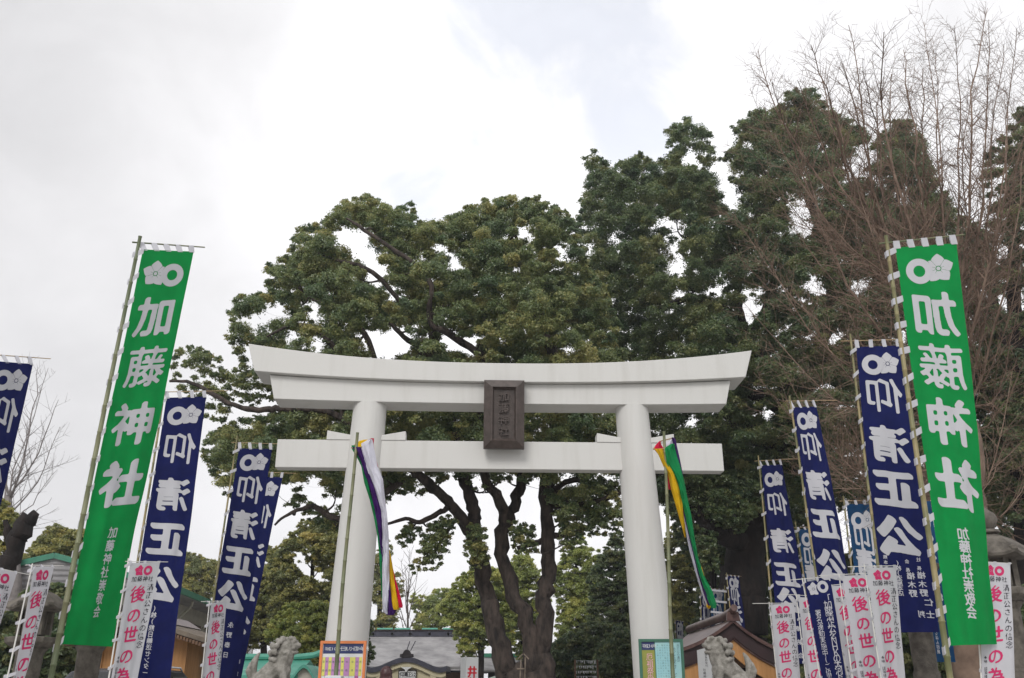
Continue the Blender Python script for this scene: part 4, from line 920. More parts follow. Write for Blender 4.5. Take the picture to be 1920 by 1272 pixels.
# ------------------------------------------------------------------ right: hut with a maroon copper gable roof
def maroon_hut():
    d = 28; dep = 7.0; xr0 = at(1374, 1173, d).x; pk = at(1374, 1172, d).z; xl, xR = at(1281, 1212, d).x, at(1456, 1210, d).x; ez = at(1370, 1214, d).z
    th = thing('maroon_roofed_hut', 'orange wooden hut with a curved maroon copper gable roof behind the right stone guardian dog', 'hut', (xr0, d + 3, 0))
    n = 16; tk = .40
    def prof(s, off=0):
        xe = xl if s < 0 else xR; return [(xr0 + (xe - xr0) * (i / n), pk + .16 - off - (pk + .16 - ez) * (1.42 * (i / n) - .42 * (i / n) ** 2)) for i in range(n + 1)]
    def roof_strip(mb, lst, t, y0, dy):
        for (a, b), (c, e) in zip(lst, lst[1:]): mb.prism([(a, y0, b), (c, y0, e), (c, y0, e - t), (a, y0, b - t)], (0, dy, 0))
    m = MB()
    for s in (-1, 1): roof_strip(m, prof(s), .10, d - .1, dep + .2)
    rf = m.build('roof', M['copper'], th, smooth=30)
    for s in (-1, 1):
        m = MB(); roof_strip(m, prof(s, .102), tk, d, .22); m.build('bargeboard', M['copper_edge'], rf)
        m = MB(); roof_strip(m, [p for p in prof(s, .104 + tk)], .06, d + .05, .16); m.build('barge_trim', M['copper'], rf)
    m = MB(); m.tube([(xr0, d - .35, pk + .46), (xr0, d, pk + .36), (xr0, d + 1, pk + .31), (xr0, d + dep, pk + .31)], [.10, .12, .13, .13], 10); m.build('ridge', M['copper'], rf, smooth=40)
    m = MB(); m.prism([(xr0 - .20, d - .14, pk + .10), (xr0 + .20, d - .14, pk + .10), (xr0 + .16, d - .14, pk + .36), (xr0 - .16, d - .14, pk + .36)], (0, .1, 0)); m.build('ridge_end', M['copper'], rf)
    for i in range(4):          # standing clips along the roof
        for fr_, lst in ((.22, prof(-1)), (.6, prof(-1))): pass
    for s in (-1, 1):           # orange fascia boards following the curve
        m = MB(); a = prof(s, .17 + tk); 
        for (p, b), (c, e) in zip(a, a[1:]): m.prism([(p, d + .12, b), (c, d + .12, e), (c, d + .12, e - .46), (p, d + .12, b - .46)], (0, .12, 0))
        m.build('fascia', M['wood'], th)
    for s, xe in ((-1, xl), (1, xR)):
        for y in (d + .8, d + dep - .8):
            zt = ez - .45; m = MB(); m.box((xe - s * .42, y, zt / 2), (.2, .2, zt)); m.build('post', M['brown_wood'], th)
    m = MB(); zb_ = ez - .50; m.box(((xl + xR) / 2, d + .45, zb_ + .06), (xR - xl - .5, .16, .22)); m.box(((xl + xR) / 2, d + dep - .8, zb_ + .06), (xR - xl - .5, .16, .22)); m.build('tie_beam', M['brown_wood'], th)
    m = MB(); m.prism([(p, d + .5, b) for p, b in prof(-1, .8)[::-1]] + [(p, d + .5, b) for p, b in prof(1, .8)[1:]], (0, .06, 0)); m.build('gable_panel', M['dark'], th)
    m = MB(); m.box(((xl + xR) / 2, d + dep - .3, (ez - .3) / 2), (xR - xl - .7, .12, ez - .3)); m.build('rear_wall', M['dark'], th)
    m = MB(); m.box(((xl + xR) / 2, d + 3.2, .55), (1.6, 4.2, 1.1)); m.build('stone_basin', M['stone'], th, bevel=.04)
    # white board standing in front of it
    a, b = at(1307, 1219, 23), at(1338, 1210, 23); zt = (a.z + b.z) / 2
    sg = thing('white_board', 'white standing board with small black characters just left of the right guardian dog', 'sign', ((a.x + b.x) / 2, 23, 0))
    m = MB(); m.prism([(a.x, 23, .5), (b.x, 23, .5), (b.x, 23, zt + .04), (a.x, 23, zt - .06)], (0, .03, 0)); m.build('panel', M['board_white'], sg)
    m = MB()
    flat_text(m, '御朱印受付', Vector((a.x + .20, 22.992, zt - .16)), Vector((1, 0, 0)), Vector((0, 0, 1)), .06, 0, .062, vertical=True)
    flat_text(m, '社務所', Vector((a.x + .14, 22.992, zt - .50)), Vector((1, 0, 0)), Vector((0, 0, 1)), .07, 0, .075, vertical=True)
    flat_text(m, '御祈願受付', Vector((a.x + .34, 22.992, zt - .48)), Vector((1, 0, 0)), Vector((0, 0, 1)), .06, 0, .062, vertical=True); m.build('lettering', M['ink'], sg)
    for x in (a.x + .05, b.x - .05): m = MB(); m.box((x, 23.045, .35), (.04, .03, .7)); m.build('leg', M['old_wood'], sg)
maroon_hut()

# ------------------------------------------------------------------ small wooden frame at the trunks, tent, paper rack
def frame_post():
    d = 27.6; a = at(981, 1225, d); x = a.x; zt = a.z
    th = thing('wooden_ladder', 'small weathered ladder with a tiny gable on top leaning between the tree trunks', 'ladder', (x, d, 0))
    m = MB(); m.beam((x - .16, d, zt - .16), (x + .01, d, zt), .10, .03); m.beam((x + .16, d, zt - .16), (x - .01, d, zt + .006), .10, .03); m.build('gable', M['old_wood'], th)
    for s in (-1, 1): m = MB(); m.beam((x + s * .06, d + .02, zt - .1), (x + s * .09 - .1, d + .02, 0), .035, .035); m.build('post', M['old_wood'], th)
    m = MB()
    for z in (.42, .75, 1.1, 1.5, 1.8): m.box((x - .03 - .05 * (1 - z / zt), d - .015, zt - z), (.22, .03, .035))
    m.build('rungs', M['old_wood'], th)
frame_post()
def tent():
    d = 36; a = at(912, 1273, d); b = at(1036, 1273, d); ap = at(975, 1252, d + 1.5); x0, x1 = a.x, b.x; z = a.z
    th = thing('tent', 'pale green event tent canopy behind the tree trunks', 'tent', ((x0 + x1) / 2, d + 1.5, 0))
    m = MB(); m.add([(x0, d, z), (x1, d, z), (x1, d + 3, z), (x0, d + 3, z), ap], [(0, 1, 4), (1, 2, 4), (2, 3, 4), (3, 0, 4)])
    m.add([(x0, d, z), (x1, d, z), (x1, d + 3, z), (x0, d + 3, z), (x0, d, z - .25), (x1, d, z - .25), (x1, d + 3, z - .25), (x0, d + 3, z - .25)], [(0, 4, 5, 1), (1, 5, 6, 2), (2, 6, 7, 3), (3, 7, 4, 0)]); m.build('canopy', M['tent'], th)
    for x in (x0 + .03, x1 - .03):
        for y in (d + .03, d + 2.97): m = MB(); m.tube([(x, y, 0), (x, y, z - .02)], .025, 8); m.build('leg', M['silver'], th)
tent()
def rack():
    d = 40; a, b = at(1078, 1237, d), at(1120, 1237, d)
    th = thing('paper_rack', 'rack hung with folded white paper fortunes in the shade right of the trunks', 'rack', ((a.x + b.x) / 2, d, 0))
    for x in (a.x, b.x): m = MB(); m.box((x, d, a.z / 2), (.07, .07, a.z)); m.build('post', M['brown_wood'], th)
    m = MB(); rr = random.Random(4)
    for k in range(6): m.tube([(a.x, d, a.z - .05 - k * .2), (b.x, d, a.z - .05 - k * .2)], .008, 5)
    m.build('wires', M['silver'], th); m = MB()
    for k in range(6):
        for i in range(16):
            if rr.random() < .8: x = a.x + (b.x - a.x) * (i + .5 + rr.uniform(-.3, .3)) / 16; h = rr.uniform(.06, .12); m.box((x, d - .012, a.z - .05 - k * .2 - h / 2), (.025, .012, h))
    o = m.build('papers', M['board_white'], th); o['kind'] = 'stuff'
rack()

# ------------------------------------------------------------------ person seen from behind
def person():
    d = 14; hd = at(725, 1250, d); x, zt = hd.x, hd.z; H = zt; s = H / 1.66
    th = thing('person', 'person with reddish brown bobbed hair seen from behind in front of the shrine hall', 'person', (x, d, 0))
    B = []
    def p(a, b, c): return (x + a * s, d + b * s, c * s)
    B += [(p(0, 0, 1.545), (.075 * s, .092 * s, .11 * s)), (p(0, .085, 1.53), (.016 * s, .02 * s, .022 * s)), (p(0, .06, 1.47), (.045 * s, .04 * s, .035 * s))]
    for q in (-1, 1): B.append((p(q * .078, 0, 1.535), (.012 * s, .025 * s, .032 * s)))
    B += chain(p(0, -.01, 1.46), p(0, -.01, 1.38), .05 * s, .055 * s, 5)
    B += [(p(0, 0, 1.27), (.17 * s, .105 * s, .14 * s)), (p(0, 0, 1.10), (.145 * s, .10 * s, .15 * s)), (p(0, 0, .93), (.165 * s, .115 * s, .12 * s))]
    for q in (-1, 1):
        B += chain(p(q * .18, 0, 1.33), p(q * .22, -.01, 1.07), .05 * s, .042 * s) + chain(p(q * .22, -.01, 1.07), p(q * .22, .06, .84), .042 * s, .028 * s)
        B.append((p(q * .22, .07, .79), (.018 * s, .036 * s, .05 * s)))
        for k, ln in enumerate((.075, .085, .08, .062)): B += chain(p(q * .22, .045 + k * .017, .755), p(q * .216, .05 + k * .018, .755 - ln), .009 * s, .007 * s, 6)
        B += chain(p(q * .215, .10, .80), p(q * .21, .118, .745), .011 * s, .008 * s, 5)
        B += chain(p(q * .09, 0, .88), p(q * .095, .01, .48), .085 * s, .055 * s) + chain(p(q * .095, .01, .48), p(q * .095, -.01, .08), .055 * s, .035 * s)
        B += chain(p(q * .095, -.03, .04), p(q * .10, .15, .03), .038 * s, .03 * s)
    remesh('body', B, M['skin'], th, .012, 1)
    Hh = [(p(0, -.012, 1.565), (.092 * s, .104 * s, .108 * s)), (p(0, -.05, 1.47), (.088 * s, .06 * s, .10 * s))]
    for q in (-1, 1): Hh += [(p(q * .07, -.02, 1.46), (.03 * s, .07 * s, .09 * s))]
    remesh('hair', Hh, M['hair'], th, .012, 2)
    Cc = [(p(0, 0, 1.27), (.19 * s, .125 * s, .15 * s)), (p(0, 0, 1.10), (.165 * s, .12 * s, .17 * s)), (p(0, 0, .90), (.185 * s, .135 * s, .16 * s)), (p(0, -.01, 1.385), (.075 * s, .07 * s, .035 * s))]
    for q in (-1, 1): Cc += chain(p(q * .18, 0, 1.33), p(q * .22, -.01, 1.07), .066 * s, .058 * s) + chain(p(q * .22, -.01, 1.07), p(q * .22, .05, .86), .058 * s, .046 * s)
    remesh('coat', Cc, M['coat'], th, .015, 2)
    Tt = []
    for q in (-1, 1): Tt += chain(p(q * .09, 0, .86), p(q * .095, .01, .48), .10 * s, .072 * s) + chain(p(q * .095, .01, .48), p(q * .095, -.01, .10), .072 * s, .058 * s)
    remesh('trousers', Tt, M['navy'], th, .015, 2)
    Sh = []
    for q in (-1, 1): Sh += chain(p(q * .095, -.04, .045), p(q * .10, .16, .035), .046 * s, .036 * s)
    remesh('shoes', Sh, M['tyre'], th, .012, 1)
person()
bpy.data.objects.remove(_fo); bpy.data.curves.remove(_fc)

# ------------------------------------------------------------------ trees
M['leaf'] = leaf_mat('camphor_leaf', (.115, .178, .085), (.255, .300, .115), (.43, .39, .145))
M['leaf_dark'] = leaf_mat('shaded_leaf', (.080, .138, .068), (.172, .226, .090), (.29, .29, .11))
M['leaf_olive'] = leaf_mat('olive_leaf', (.17, .205, .080), (.36, .36, .115), (.56, .48, .15))
M['leaf_fresh'] = leaf_mat('fresh_leaf', (.20, .265, .080), (.42, .47, .125), (.62, .58, .17))
NR = np.random.default_rng(11)
def inside(px, py, poly):
    c = False; n = len(poly); j = n - 1
    for i in range(n):
        xi, yi = poly[i]; xj, yj = poly[j]
        if (yi > py) != (yj > py) and px < (xj - xi) * (py - yi) / (yj - yi) + xi: c = not c
        j = i
    return c
def edged(px, py, poly):
    best = 1e9; n = len(poly)
    for i in range(n):
        ax, ay = poly[i]; bx, by = poly[(i + 1) % n]; dx, dy = bx - ax, by - ay
        t = max(0, min(1, ((px - ax) * dx + (py - ay) * dy) / (dx * dx + dy * dy + 1e-9))); best = min(best, math.hypot(px - ax - t * dx, py - ay - t * dy))
    return best
def make_puffs(poly, Y, thick, rmin, rmax, space, holes=(), tries=9000, seed=1, layers=2, hang=.0):
    """leaf clumps filling an outlined crown; each gets its own distance inside the crown's depth"""
    rr = random.Random(seed); xs = [p[0] for p in poly]; ys = [p[1] for p in poly]; out = []
    for L in range(layers):
        got = []; small = L == layers - 1 and layers > 1
        for _ in range(tries):
            x, y = rr.uniform(min(xs), max(xs)), rr.uniform(min(ys), max(ys))
            if not inside(x, y, poly): continue
            e = edged(x, y, poly)
            r = rr.uniform(rmin, rmax); r = min(r, max(rmin * .55, e * .95))
            if small: r = rr.uniform(rmin * .45, rmin * .95)
            if e < r * (.35 if small else .72): continue
            if any(math.hypot(x - hx, y - hy) < hr + r * .70 for hx, hy, hr in holes): continue
            if any((x - a) ** 2 + (y - b) ** 2 < (space * (.72 if small else .55 + .45 * min(r, q) / rmax)) ** 2 for a, b, q in got): continue
            got.append((x, y, r))
        for x, y, r in got:
            e = edged(x, y, poly); f = math.sqrt(min(1, e / 130.0)); 
            if L == 0: dy = -thick * f * rr.uniform(.35, 1)
            elif L == 1: dy = thick * f * rr.uniform(-.2, 1)
            else: dy = thick * f * rr.uniform(-1, 1)
            c = at(x, y, Y + dy); rm = r / ppm(c); out.append((c.x, c.y, c.z, rm))
    return out
def leaves(puffs, per, size, seed, flat=.78, nsub=13, tvar=.16):
    """clump > sprays > leaves; returns centres, normals, sizes, tints"""
    g = np.random.default_rng(seed); P = np.array(puffs); n = len(P)
    cnt = np.maximum(25, (per * (P[:, 3] / np.percentile(P[:, 3], 60)) ** 1.8).astype(int))
    idx = np.repeat(np.arange(n), cnt); N_ = len(idx)
    sd_ = g.normal(size=(n, nsub, 3)); sd_ /= np.linalg.norm(sd_, axis=2, keepdims=True); sd_[:, :, 2] = np.where(sd_[:, :, 2] < -.45, -sd_[:, :, 2], sd_[:, :, 2])
    sub = sd_ * (.30 + .58 * g.random((n, nsub, 1)))
    srad = .24 + .26 * g.random((n, nsub))
    k = g.integers(0, nsub, N_); d = g.normal(size=(N_, 3)); d /= np.linalg.norm(d, axis=1, keepdims=True)
    d[:, 2] = np.where(d[:, 2] < -.6, -d[:, 2], d[:, 2])
    rad = np.where(g.random(N_) < .75, g.random(N_) ** .35, 1 + .45 * g.random(N_) ** 2)
    loc = sub[idx, k] + d * (srad[idx, k] * rad)[:, None]
    loc[:, 2] *= flat
    C = P[idx, :3] + loc * P[idx, 3][:, None]
    nr = d * .8 + np.array([0, -.10, .35]) + g.normal(size=(N_, 3)) * .42; nr /= np.linalg.norm(nr, axis=1, keepdims=True)
    ptint = g.normal(.44, tvar, n); stint = g.normal(0, .10, (n, nsub))
    tint = ptint[idx] + stint[idx, k] + g.normal(0, .12, N_)
    return C, nr, size * (.65 + .7 * g.random(N_)), np.clip(tint, 0, 1)
def leaf_object(name, C, nr, sz, tint, m, parent, seed=1, ratio=.52):
    g = np.random.default_rng(seed); n = len(C)
    t = np.cross(nr, g.normal(size=(n, 3))); t /= np.linalg.norm(t, axis=1, keepdims=True) + 1e-9; b = np.cross(nr, t)
    L = (sz * .5)[:, None]; Wd = L * ratio; C = C - np.array(org(parent))
    v = np.empty((n, 4, 3)); v[:, 0] = C - t * L; v[:, 1] = C + b * Wd - nr * L * .18 + t * L * .1; v[:, 2] = C + t * L - nr * L * .30; v[:, 3] = C - b * Wd - nr * L * .18 + t * L * .1
    me = bpy.data.meshes.new(name); me.vertices.add(n * 4); me.vertices.foreach_set('co', v.ravel().astype(np.float32))
    me.loops.add(n * 4); me.loops.foreach_set('vertex_index', np.arange(n * 4, dtype=np.int32)); me.polygons.add(n)
    me.polygons.foreach_set('loop_start', np.arange(0, n * 4, 4, dtype=np.int32)); me.update(calc_edges=True)
    a = me.attributes.new('tint', 'FLOAT', 'POINT'); a.data.foreach_set('value', np.repeat(tint, 4).astype(np.float32))
    me.materials.append(m); return link(name, me, parent)
def smooth_line(pts, sub=5):
    out = []; n = len(pts)
    for i in range(n - 1):
        p0, p1, p2, p3 = pts[max(i - 1, 0)], pts[i], pts[i + 1], pts[min(i + 2, n - 1)]
        for j in range(sub):
            t = j / sub; out.append(tuple(.5 * ((2 * b) + (c - a) * t + (2 * a - 5 * b + 4 * c - d) * t * t + (3 * b - a - 3 * c + d) * t ** 3) for a, b, c, d in zip(p0, p1, p2, p3)))
    out.append(tuple(pts[-1])); return out
def limbs(mb, lines, Y, seed, sides=9, rough=.10):
    """lines of (px, py, width_px, dY): limbs followed along the picture at the tree's distance"""
    rr = random.Random(seed); pts_all = []
    for ln in lines:
        w = []
        for q in ln:
            p = at(q[0], q[1], Y + (q[3] if len(q) > 3 else 0)); w.append((p.x, p.y, p.z, q[2] / 2 / ppm(p)))
        w = smooth_line(w, 5); pts = [Vector(q[:3]) for q in w]; rad = [max(.012, q[3]) * rr.uniform(1 - rough, 1 + rough) for q in w]
        for i in range(1, len(pts) - 1): pts[i] += Vector((rr.gauss(0, 1), rr.gauss(0, 1), rr.gauss(0, 1))) * rad[i] * .16
        mb.tube(pts, rad, sides); pts_all += list(zip(pts, rad))
    return pts_all
def twigs(mb, puffs, nodes, seed, r0=.055, frac=1.0, forks=3):
    rr = random.Random(seed); NA = np.array([tuple(p) for p, r in nodes]); RA = np.array([r for p, r in nodes])
    ordp = sorted(puffs, key=lambda q: np.min(np.linalg.norm(NA - np.array(q[:3]), axis=1)))
    for q in ordp:
        if rr.random() > frac: continue
        c = np.array(q[:3]) - np.array([0, 0, q[3] * .35]); dd = np.linalg.norm(NA - c, axis=1) + np.maximum(0, NA[:, 2] - c[2]) * .9
        i = int(np.argmin(dd)); a = Vector(NA[i]); b = Vector(c); ln = (b - a).length
        if ln < .15: continue
        mid = (a + b) / 2 + Vector((rr.gauss(0, .10), rr.gauss(0, .10), rr.gauss(-.06, .07))) * ln
        ra = min(RA[i] * .8, r0 * (.7 + .22 * ln)); pts = smooth_line([tuple(a), tuple(mid), tuple(b)], 4); pts = [Vector(p) for p in pts]
        rads = [ra * (1 - .72 * k / (len(pts) - 1)) for k in range(len(pts))]
        mb.tube(pts, rads, 5, cap=False)
        NA = np.vstack([NA, np.array([tuple(p) for p in pts[2:]])]); RA = np.concatenate([RA, rads[2:]])
        for _ in range(forks):
            e = b + Vector((rr.gauss(0, .55), rr.gauss(0, .55), rr.uniform(.1, .7))) * q[3]
            mb.tube([pts[-3], (pts[-3] + e) / 2 + Vector((rr.gauss(0, .05), 0, rr.gauss(0, .05))), e], [rads[-3] * .6, rads[-3] * .45, .008], 4, cap=False)
def big_tree(name, label, cat, group, base, Y, lines, puffs, leafm, barkm, per, size, seed, **kw):
    th = thing(name, label, cat, base, group)
    m = MB(); nodes = limbs(m, lines, Y, seed); twigs(m, puffs, nodes, seed + 1, frac=kw.get('tf', .9)); m.build('trunk', barkm, th, smooth=70)
    C, nr, sz, ti = leaves(puffs, per, size, seed + 2, kw.get('flat', .78), kw.get('nsub', 13), kw.get('tvar', .16)); leaf_object('crown', C, nr, sz, ti, leafm, th, seed + 3)
    return th

# --- great camphor behind the gate
D1 = 31
crown1 = [(428, 585), (445, 548), (498, 548), (492, 494), (540, 474), (545, 426), (598, 415), (642, 372), (690, 362), (738, 384), (774, 378), (790, 412), (820, 412), (880, 382), (950, 362), (1005, 368), (1060, 390), (1085, 420), (1110, 500),
          (1150, 560), (1180, 680), (1190, 800), (1190, 900), (1150, 950), (1100, 965), (1060, 1000), (1040, 985), (1020, 930), (960, 905), (900, 925), (850, 900), (800, 930), (740, 935), (700, 965), (640, 985), (590, 965), (540, 955), (470, 935), (425, 940), (398, 905), (372, 850), (385, 815), (440, 785), (520, 770), (500, 735), (455, 700), (425, 640)]
holes1 = [(470, 665, 9), (600, 650, 7), (735, 560, 6), (480, 905, 8), (660, 925, 8), (830, 470, 6), (1120, 880, 7), (672, 465, 22), (640, 452, 14), (690, 492, 12), (706, 522, 16), (712, 652, 24), (745, 645, 20), (690, 640, 12), (845, 640, 14), (880, 655, 12), (855, 500, 10), (480, 612, 14), (525, 590, 12), (545, 640, 10), (1055, 480, 8), (985, 440, 7), (590, 590, 8), (900, 900, 10), (1000, 920, 12), (790, 905, 8), (585, 925, 16), (530, 930, 14), (620, 945, 10), (1060, 905, 10)]
P1 = make_puffs(crown1, D1, 4.6, 15, 38, 28, holes1, 12000, 2, 4)
arm1 = [(318, 690), (328, 652), (368, 642), (408, 662), (425, 690), (520, 700), (525, 745), (470, 770), (440, 755), (425, 800), (385, 795), (368, 765), (330, 735)]
P1 += make_puffs(arm1, D1, 1.6, 12, 26, 22, [(440, 790, 14), (352, 712, 7)], 3000, 3, 2)
for s_ in ([(770, 975), (800, 1000), (760, 1030), (735, 1010)], [(800, 985), (838, 960), (862, 975), (838, 1040), (822, 1070), (770, 1080), (768, 1060)], [(875, 980), (910, 985), (920, 1060), (880, 1075), (868, 1030)], [(950, 975), (1005, 985), (1010, 1040), (960, 1040)], [(1040, 960), (1180, 930), (1190, 1010), (1100, 1010), (1050, 1040)], [(560, 955), (640, 960), (640, 1000), (590, 990)]):
    P1 += make_puffs(s_, D1 - 1, .9, 10, 22, 15, (), 1500, 4, 2)
L1 = [[(956, 1300, 46), (954, 1272, 43), (935, 1200, 40), (915.5, 1119, 33), (896, 1048, 31), (886, 1006, 31)],
      [(886, 1006, 26), (857, 960, 22, -.6), (825, 925, 20, -1), (792, 896, 18, -1.4), (760, 870, 16, -2), (700, 820, 13, -2.4), (620, 775, 12, -2.8), (540, 766, 12, -3), (505, 768, 12, -3), (455, 765, 10, -3), (413, 748, 9, -3), (360, 718, 7, -3), (318, 715, 5, -3)],
      [(886, 1006, 26), (890, 985, 25), (886, 951, 24), (867, 889, 22), (845, 790, 21), (828, 720, 20), (824, 677, 19), (805, 612, 15), (785, 592, 11), (770, 560, 7)],
      [(828, 700, 17), (800, 665, 15, -1), (757, 631, 10, -1.4), (725, 600, 7, -1.6)],
      [(1002, 1300, 42), (1000, 1272, 38), (993, 1184, 34), (961, 1103, 29), (941, 1038, 27), (948, 983, 27)],
      [(948, 983, 22), (935, 934, 20, -.5), (906, 892, 19, -.8), (890, 800, 18, -1.2), (920, 720, 17, -1.5), (904, 668, 15, -2), (841, 626, 13, -2.4), (807, 603, 11, -2.6), (801, 520, 9, -2.8), (697, 441, 7, -3), (650, 410, 4, -3)],
      [(948, 983, 22), (967, 941, 20, .4), (980, 889, 19, .7), (985, 800, 18, 1), (975, 690, 16, 1), (955, 566, 13, .6), (985, 500, 8, .5), (965, 440, 6, .5)],
      [(1021, 1300, 48), (1019, 1272, 43), (1019, 1200, 33), (1024, 1119, 33), (1027, 1054, 27), (1024, 990, 25), (1029, 889, 28), (1045, 780, 24), (1035, 660, 20), (1010, 600, 16), (1023, 504, 10), (1030, 440, 6)],
      [(1039, 922, 12, 0), (1060, 905, 11, -.4), (1103, 892, 9, -.8), (1160, 850, 7, -1.2)], [(1038, 946, 14), (1084, 947, 12, -.5), (1150, 930, 9, -1), (1190, 905, 6, -1.4)],
      [(1024, 1012, 12), (1000, 1020, 11, .5), (970, 1028, 8, .8)], [(1026, 1005, 13), (1070, 1002, 12, .6), (1110, 985, 9, 1), (1160, 960, 7, 1.2)],
      [(840, 952, 11, -.8), (815, 965, 10, -1), (786, 980, 9, -1.2), (760, 973, 7, -1.3), (720, 985, 5, -1.3)],
      [(850, 980, 7, -.8), (830, 1010, 6, -.9), (815, 1035, 4, -1)],
      [(757, 900, 12, -1.6), (700, 940, 12, -1.8), (640, 975, 13, -2), (587, 951, 10, -2), (540, 965, 6, -2), (515, 985, 4, -2)],
      [(640, 780, 10, -2.6), (651, 700, 10, -2.4), (622, 647, 10, -2.2), (592, 618, 9, -2.2), (550, 610, 7, -2.2), (500, 632, 4, -2.2)],
      [(720, 720, 12, -1.6), (690, 640, 11, -1.8), (651, 588, 10, -2), (598, 567, 7, -2), (560, 540, 5, -2)], [(770, 590, 9, -1), (699, 511, 9, -1.4), (627, 487, 6, -1.6), (590, 470, 4, -1.6)],
      [(1029, 860, 16, .4), (1080, 760, 14, 1.5), (1110, 660, 11, 2), (1120, 560, 7, 2)]]
tree1 = big_tree('camphor_tree', 'great camphor tree with three dark trunks and a spreading crown behind the white torii', 'tree', 'large evergreen trees behind the gate', tuple(at(990, 1272, D1).xy) + (0,), D1, L1 + [[(990, 1330, 120), (988, 1300, 100), (985, 1278, 88)]], P1, M['leaf'], M['bark'], 680, .080, 21, tvar=.19)

# --- taller camphor to the right
D2 = 38
crown2 = [(1078, 410), (1090, 372), (1098, 340), (1090, 292), (1112, 278), (1142, 308), (1200, 282), (1232, 300), (1250, 285), (1243, 240), (1288, 222), (1338, 244), (1345, 300), (1378, 262), (1362, 240), (1412, 204), (1462, 194), (1472, 170), (1530, 164), (1552, 198), (1612, 235), (1638, 262), (1660, 224), (1708, 220), (1738, 268), (1755, 320), (1800, 400), (1850, 430), (1880, 520),
          (1930, 600), (1930, 1000), (1850, 1010), (1800, 960), (1700, 980), (1560, 960), (1440, 960), (1420, 900), (1330, 930), (1290, 1000), (1230, 960), (1180, 900), (1165, 760), (1130, 620), (1082, 500)]
holes2 = [(1300, 300, 9), (1352, 322, 14), (1360, 355, 12), (1372, 380, 12), (1510, 395, 16), (1500, 420, 14), (1600, 318, 14), (1625, 300, 12), (1650, 345, 8), (1270, 435, 10), (1262, 470, 7), (1270, 500, 10), (1150, 450, 7), (1400, 590, 14), (1415, 575, 10), (1530, 540, 10), (1560, 640, 8), (1610, 545, 9), (1690, 370, 8), (1740, 560, 8), (1760, 620, 10), (1275, 560, 5), (1350, 540, 6), (1690, 640, 6), (1850, 560, 12), (1890, 580, 14), (1810, 640, 8), (1350, 1010, 12), (1300, 800, 6), (1440, 780, 6)]
P2 = make_puffs(crown2, D2, 5.5, 15, 40, 30, holes2, 14000, 5, 4)
for s_ in ([(1300, 890), (1420, 870), (1445, 950), (1390, 1005), (1330, 985), (1290, 950)], [(1340, 830), (1470, 860), (1465, 960), (1400, 950)], [(1300, 980), (1345, 1000), (1350, 1080), (1310, 1070)], [(1250, 900), (1340, 900), (1330, 970), (1260, 975)]):
    P2 += make_puffs(s_, D2 - 2.2, 1.2, 10, 26, 18, (), 2000, 6, 3)
L2 = [[(1390, 1300, 120), (1390, 1230, 96), (1392, 1120, 86), (1400, 1040, 78), (1422, 950, 66), (1455, 885, 62), (1482, 830, 48), (1488, 770, 42), (1478, 720, 38), (1445, 690, 32), (1412, 668, 28), (1402, 645, 27), (1391, 605, 24)],
      [(1391, 605, 20), (1381, 554, 16), (1385, 499, 15), (1363, 460, 14), (1300, 424, 11), (1241, 369, 8), (1200, 340, 5)], [(1391, 605, 18), (1355, 581, 16, -1), (1300, 558, 14, -1.4), (1257, 570, 10, -1.8), (1200, 560, 6, -2)],
      [(1340, 445, 8), (1310, 450, 7, -.6), (1280, 445, 5, -1)], [(1398, 1025, 44), (1350, 1000, 34, -1.5), (1325, 980, 32, -2), (1300, 940, 22, -2.4), (1262, 900, 14, -2.6), (1220, 880, 9, -2.6)],
      [(1470, 852, 40), (1430, 825, 34, -1), (1400, 800, 28, -1.5), (1362, 770, 24, -2), (1340, 740, 16, -2.2), (1300, 700, 10, -2.4)], [(1376, 790, 16, -1.8), (1385, 840, 14, -1.8), (1392, 870, 12, -1.8)],
      [(1482, 780, 28), (1440, 750, 24, -1), (1400, 733, 20, -1.5), (1380, 727, 16, -1.6), (1340, 690, 9, -1.8)], [(1488, 780, 34), (1530, 680, 28, 1), (1560, 560, 22, 1.5), (1540, 450, 16, 1.5), (1510, 360, 12, 1.5), (1480, 280, 8, 1.5), (1500, 220, 5, 1.5)],
      [(1560, 560, 18, 1.5), (1620, 470, 14, 2), (1680, 380, 10, 2), (1700, 290, 6, 2)], [(1530, 690, 22, 1), (1620, 640, 18, 1), (1720, 600, 14, .5), (1820, 540, 10, 0)], [(1402, 640, 12), (1440, 560, 11, -.5), (1450, 480, 9, -.8), (1430, 400, 8, -1), (1440, 330, 5, -1)]]
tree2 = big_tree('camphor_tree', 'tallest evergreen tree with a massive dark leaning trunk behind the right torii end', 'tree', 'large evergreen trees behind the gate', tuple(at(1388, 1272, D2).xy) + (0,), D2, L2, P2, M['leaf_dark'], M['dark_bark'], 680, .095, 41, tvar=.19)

# --- dark evergreen at the right edge
D3 = 34
crown3 = [(1838, 470), (1850, 400), (1842, 320), (1862, 262), (1890, 250), (1905, 205), (1950, 190), (2040, 260), (2080, 600), (2050, 980), (1900, 1000), (1850, 900), (1830, 760), (1850, 640), (1812, 560)]
P3 = make_puffs(crown3, D3, 3.4, 16, 38, 34, [(1900, 560, 16), (1880, 470, 10), (1905, 640, 12), (1870, 700, 10)], 5000, 8, 3)
big_tree('evergreen_tree', 'dark evergreen tree running off the right edge beyond the bare tree', 'tree', 'large evergreen trees behind the gate', tuple(at(1930, 1272, D3).xy) + (0,), D3, [[(1935, 1300, 60), (1930, 1100, 46), (1915, 850, 40), (1905, 640, 30), (1900, 480, 20), (1915, 330, 8)], [(1910, 760, 22), (1880, 640, 14), (1862, 520, 8)]], P3, M['leaf_dark'], M['dark_bark'], 640, .115, 61)

